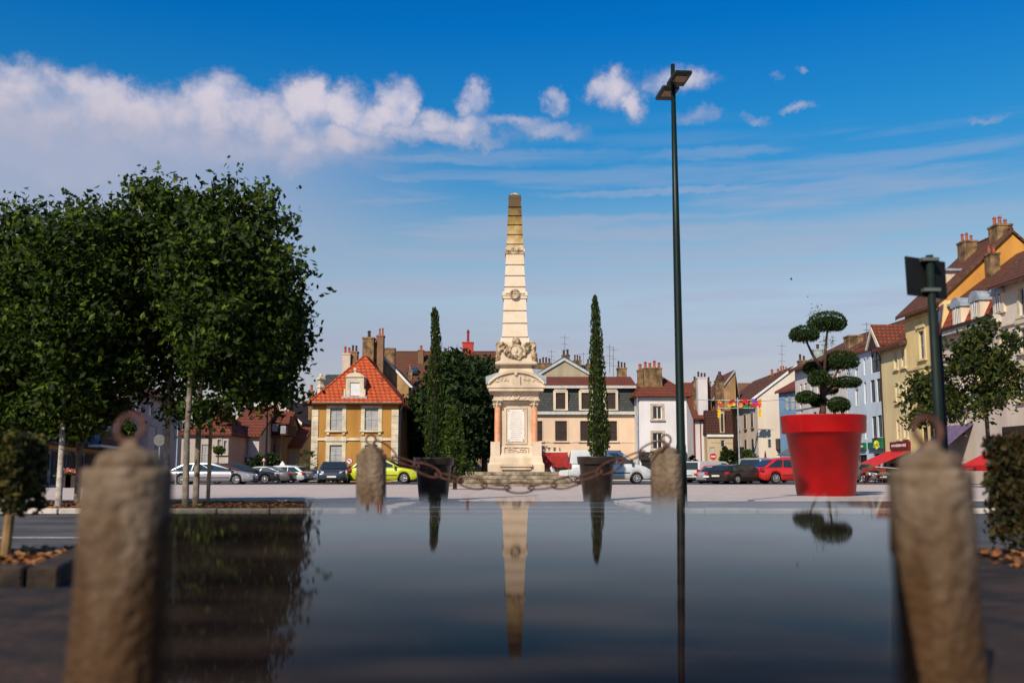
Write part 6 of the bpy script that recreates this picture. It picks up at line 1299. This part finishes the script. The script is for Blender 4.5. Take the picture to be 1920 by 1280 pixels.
# ------------------------------------------------------------ small street furniture
def lamp2():
    D = 66; x = GX(498, D); t = thing('street_lamp', 'slim dark street lamp with two flat wing-shaped lamps, in front of the stone house', 'street lamp', (x, D, 0)); z = ZY(762, D); bm = NB(); tube(bm, [(x, D, 0), (x, D, z)], [.09, .05], 8); obj('pole', bm, GREENM, t)
    for s in (-1, 1):
        bm = NB(); ball(bm, (x+s*.38, D, z+.08), .34, (1, .5, .14), 12, 6); obj('lamp_head', bm, mat('lamp_grey', (.09, .10, .10), .4), t)
lamp2()
def roundsign(px, py, rp, D, label, kind):
    x = GX(px, D); z = ZY(py, D); r = rp*D/F; t = thing('road_sign', label, 'road sign', (x, D, 0)); bm = NB(); tube(bm, [(x, D+.03, 0), (x, D+.03, z)], .035, 6); obj('post', bm, ZINC, t)
    R_ = mat('sign_red', (.5, .02, .02), .5); c = Vector((x, D, z)); bm = NB(); tube(bm, [c, c+Vector((0, -.03, 0))], r, 24); o = obj('sign_plate', bm, R_, t)
    if kind == 'noentry': bm = NB(); box(bm, x-r*.7, D-.045, z-r*.17, x+r*.7, D-.031, z+r*.17); obj('white_bar', bm, WHITE, o)
    else:
        bm = NB(); tube(bm, [c+Vector((0, -.031, 0)), c+Vector((0, -.045, 0))], r*.76, 24); obj('sign_face', bm, WHITE, o)
        bm = NB(); y = D-.055; 
        tube(bm, [(x+r*.35, y, z-r*.45), (x+r*.25, y, z+.05), (x-r*.2, y, z+r*.25)], r*.07, 5); prism(bm, [(x-r*.45, y, z+r*.25), (x-r*.12, y, z+r*.5), (x-r*.12, y, z)], (0, -.01, 0)); obj('arrow', bm, BLACK, o)
        bm = NB(); tube(bm, [(x-r*.55, y-.01, z+r*.55), (x+r*.55, y-.01, z-r*.55)], r*.06, 5); obj('red_slash', bm, R_, o)
roundsign(1338, 855.5, 6.2, 74, 'round red no entry sign in the side lane', 'noentry')
roundsign(654.5, 864, 6.5, 64, 'round no-turn sign with red rim in front of the ochre house', 'turn')
def trisign(px, py, s, D, label, low=False):
    x = GX(px, D); z = ZY(py, D); r = s*D/F; t = thing('road_sign', label, 'road sign', (x, D, 0)); bm = NB(); tube(bm, [(x, D+.03, 0), (x, D+.03, z)], .03, 6); obj('post', bm, ZINC, t)
    bm = NB(); prism(bm, [(x-r, D, z-r*.8), (x+r, D, z-r*.8), (x, D, z+r)], (0, -.02, 0)); o = obj('sign_plate', bm, mat('sign_red', (.5, .02, .02), .5), t); bm = NB(); prism(bm, [(x-r*.6, D-.03, z-r*.58), (x+r*.6, D-.03, z-r*.58), (x, D-.03, z+r*.58)], (0, -.01, 0)); obj('sign_face', bm, WHITE, o)
trisign(494, 861, 4, 64, 'small red and white triangular sign beside the slim street lamp')
def roofsign():
    D = 64; x = GX(530, D); z = ZY(872, D); t = thing('roof_sign', 'white triangular sign on the roof of the white hatchback', 'roof sign', (x, D, z)); bm = NB(); prism(bm, [(x-.18, D-.2, z), (x+.18, D-.2, z), (x+.02, D-.2, z+.26), (x-.02, D-.2, z+.26)], (0, .3, 0)); obj('plate', bm, WHITE, t)
    bm = NB(); box(bm, x-.36, D-.22, z-.03, x+.45, D+.15, z+.0); obj('mount', bm, mat('sign_red', (.5, .02, .02), .5), t)
roofsign()
def garland(cx, y0, y1, px0, px1, D, label, n_, drops, D2=None):
    D2 = D2 or D; a, b = P(px0, y0, D), P(px1, y0, D2); za, zb = P(px0, y1, D).z, a.z; t = thing('light_decoration', label, 'light decoration', (a.x, D, 0)); rr = random.Random(n_)
    bm = NB(); 
    for z in (za, zb): tube(bm, [(a.x, D, z), (b.x, D2, z)], .03, 5)
    for f_ in (0, .5, 1): p = a.lerp(b, f_); tube(bm, [(p.x, p.y, za), (p.x, p.y, zb)], .03, 5)
    if drops: tube(bm, [(a.x-2.2, D, zb+.1), (a.x, D, zb)], .015, 4); tube(bm, [(b.x, D2, zb), (b.x+.6, D2, zb)], .015, 4)
    obj('frame', bm, mat('pale_frame', (.6, .62, .6), .5), t)
    cols = [(.62, .02, .02), (.62, .02, .02), (.35, .01, .06), (.8, .22, .01), (.75, .45, .02)]
    pos = [(rr.random(), rr.random()*.8+.15, rr.choice((0, 0, 1, 2, 3, 4)) if drops else 0) for i in range(n_)]
    if drops: pos += [(0, -.3-.35*i, 4) for i in range(3)]+[(1, -.3-.35*i, 4) for i in range(3)]+[(.84, .92, 5), (.9, .85, 5)]
    cols.append((.02, .10, .62))
    for f_, g_, ci in pos:
        p = a.lerp(b, min(1, max(0, f_))); z = za+(zb-za)*g_; bm = NB(); r = .19 if ci != 4 else .16; c = Vector((p.x, p.y-.06, z))
        for q in range(6): e = Vector((math.cos(q*1.047)*r, -.05, math.sin(q*1.047)*r)); u = Vector((-math.sin(q*1.047), 0, math.cos(q*1.047)))*r*.5; bm.faces.new([bm.verts.new(v) for v in (c, c+e*.6+u, c+e*1.3, c+e*.6-u)])
        ball(bm, c, r*.45, u=8, v=5); obj('flower', bm, mat('garland_%d' % ci, cols[ci], .5, .1), t)
    for i in range(n_//2 if n_ > 8 else 0): bm = NB(); p = a.lerp(b, rr.random()); z = za+(zb-za)*rr.uniform(.05, .4); tube(bm, [(p.x-.3, p.y-.03, z), (p.x, p.y-.05, z+.18), (p.x+.3, p.y-.03, z)], .035, 4); obj('green_scroll', bm, mat('garland_green', (.02, .35, .05), .5), t)
garland(0, 750, 765, 1347, 1424, 94, 'string of red, yellow and blue flower decorations across the side street', 30, True)
garland(0, 728, 743, 1571, 1592, 84, 'small red flower decoration above the street, behind the topiary', 8, False)
x = GX(1387, 80); t = thing('street_pole', 'thin grey pole rising through the light decoration', 'pole', (x, 80, 0)); bm = NB(); tube(bm, [(x, 80, 0), (x, 80, ZY(745, 80))], [.07, .05], 8); obj('shaft', bm, ZINC, t)
def parasol():
    D = 74; x = GX(1436, D); t = thing('folded_parasol', 'folded dark red parasol above the silver off-roader', 'parasol', (x, D, 0)); z = ZY(845, D); bm = NB(); tube(bm, [(x, D, 0), (x, D, z)], .03, 6); obj('pole', bm, BLACK, t); bm = NB(); lathe(bm, [(.14, z-1.5), (.13, z-1.0), (.06, z-.2), (.02, z)], (x, D, 0), 10); obj('cloth', bm, mat('wine_canvas', (.08, .015, .012), .9), t)
    D = 70; x = GX(1497, D); t = thing('grey_parasol', 'open grey parasol behind the roof of the red people carrier', 'parasol', (x, D, 0)); z = ZY(833, D); bm = NB(); tube(bm, [(x, D, 0), (x, D, z)], .03, 6); obj('pole', bm, BLACK, t); bm = NB(); lathe(bm, [(1.5, z-.75), (.7, z-.3), (.03, z)], (x, D, 0), 8); obj('canopy', bm, mat('grey_canvas', (.10, .10, .11), .9), t)
parasol()
# cafe tables and chairs by the pale blue house
def chair(px, D, label, rz):
    x = GX(px, D); t = thing('cafe_chair', label, 'chair', (x, D, .0), R(rz), 'red cafe chairs outside the shops'); m = mat('cafe_red', (.25, .03, .02), .5)
    bm = NB(); box(bm, -.21, -.21, .44, .21, .21, .48); obj('seat', bm, m, t, local=True); bm = NB(); box(bm, -.21, .19, .62, .21, .22, .92); obj('backrest', bm, m, t, local=True)
    for a in (-.19, .19):
        for b in (-.19, .2): bm = NB(); tube(bm, [(a, b, 0), (a, b, .46 if b < 0 else .92)], .015, 5); obj('leg', bm, m, t, local=True)
for i, (px, D, rz, lb) in enumerate(((1626, 61, 10, 'leftmost red cafe chair, beside the grey car'), (1634, 61.5, 170, 'second red cafe chair from the grey car'), (1645, 61, 20, 'third red cafe chair from the grey car, right of the little table'), (1652, 62, 190, 'red cafe chair nearest the right bollard'))): chair(px, D, lb, rz)
D = 61.3; x = GX(1640, D); t = thing('cafe_table', 'small round cafe table among the red chairs', 'table', (x, D, 0)); bm = NB(); lathe(bm, [(.35, .72), (.35, .75)], (x, D, 0), 16); obj('table_top', bm, DARKW, t); bm = NB(); tube(bm, [(x, D, 0), (x, D, .72)], .03, 6); lathe(bm, [(.2, 0), (.2, .03)], (x, D, 0), 10); obj('stem', bm, BLACK, t)
# low wall planters with geraniums on the left terrace
for px, lb in ((122, 'terrace flower box with pink geraniums just right of the straight white trunk'), (140, 'terrace flower box with pink geraniums beside the left bollard')):
    D = 40; x = GX(px, D); z = ZY(888, D); t = thing('flower_box', lb, 'flower box', (x, D, 0), 0, 'flower boxes on the left terrace'); bm = NB(); box(bm, x-.3, D-.12, 0, x+.3, D+.12, z-.05); obj('box', bm, DARKW, t)
    rr = random.Random(px); leaf_mesh('leaves', [Vector((x+rr.gauss(0, .15), D+rr.gauss(0, .08), z+rr.gauss(0, .05))) for i in range(200)], .06, LT, t, px); leaf_mesh('flowers', [Vector((x+rr.gauss(0, .13), D-.08+rr.gauss(0, .06), z+.1+rr.gauss(0, .05))) for i in range(110)], .06, [mat('geranium_pink', (.6, .14, .14), .6), mat('geranium_coral', (.6, .25, .14), .6)], t, px+1)
for px, D, h_, lb in ((330, 50, 800, 'thin pale post left of the silver people carrier'), (297, 52, 818, 'thin post carrying the round back of a sign, just right of the left bollard ring')):
    x = GX(px, D); t = thing('pole', lb, 'pole', (x, D, 0)); bm = NB(); tube(bm, [(x, D, 0), (x, D, ZY(h_, D))], .035, 6); obj('shaft', bm, ZINC, t)
    if px == 297: bm = NB(); c = Vector((x, D-.05, ZY(825, D))); tube(bm, [c, c+Vector((0, -.03, 0))], .30, 20); obj('sign_plate', bm, mat('sign_back', (.14, .14, .13), .6), t)
# a swift far up over the square
def bird():
    p = P(1484, 524, 70); t = thing('bird', 'tiny dark bird flying in the open sky between lamp post and right houses', 'bird', tuple(p)); bm = NB(); lathe(bm, [(.005, -.10), (.022, -.06), (.028, .0), (.018, .07), (.004, .10)], (0, 0, 0), 8, Matrix.Translation(p) @ Matrix.Rotation(R(80), 4, 'Y'))
    for s in (-1, 1): bm.faces.new([bm.verts.new(p+Vector(v)) for v in ((-.04, 0, 0), (.04, 0, 0), (-.02, s*.12, .10), (-.10, s*.20, .13))]); 
    obj('body', bm, BLACK, t)
bird()
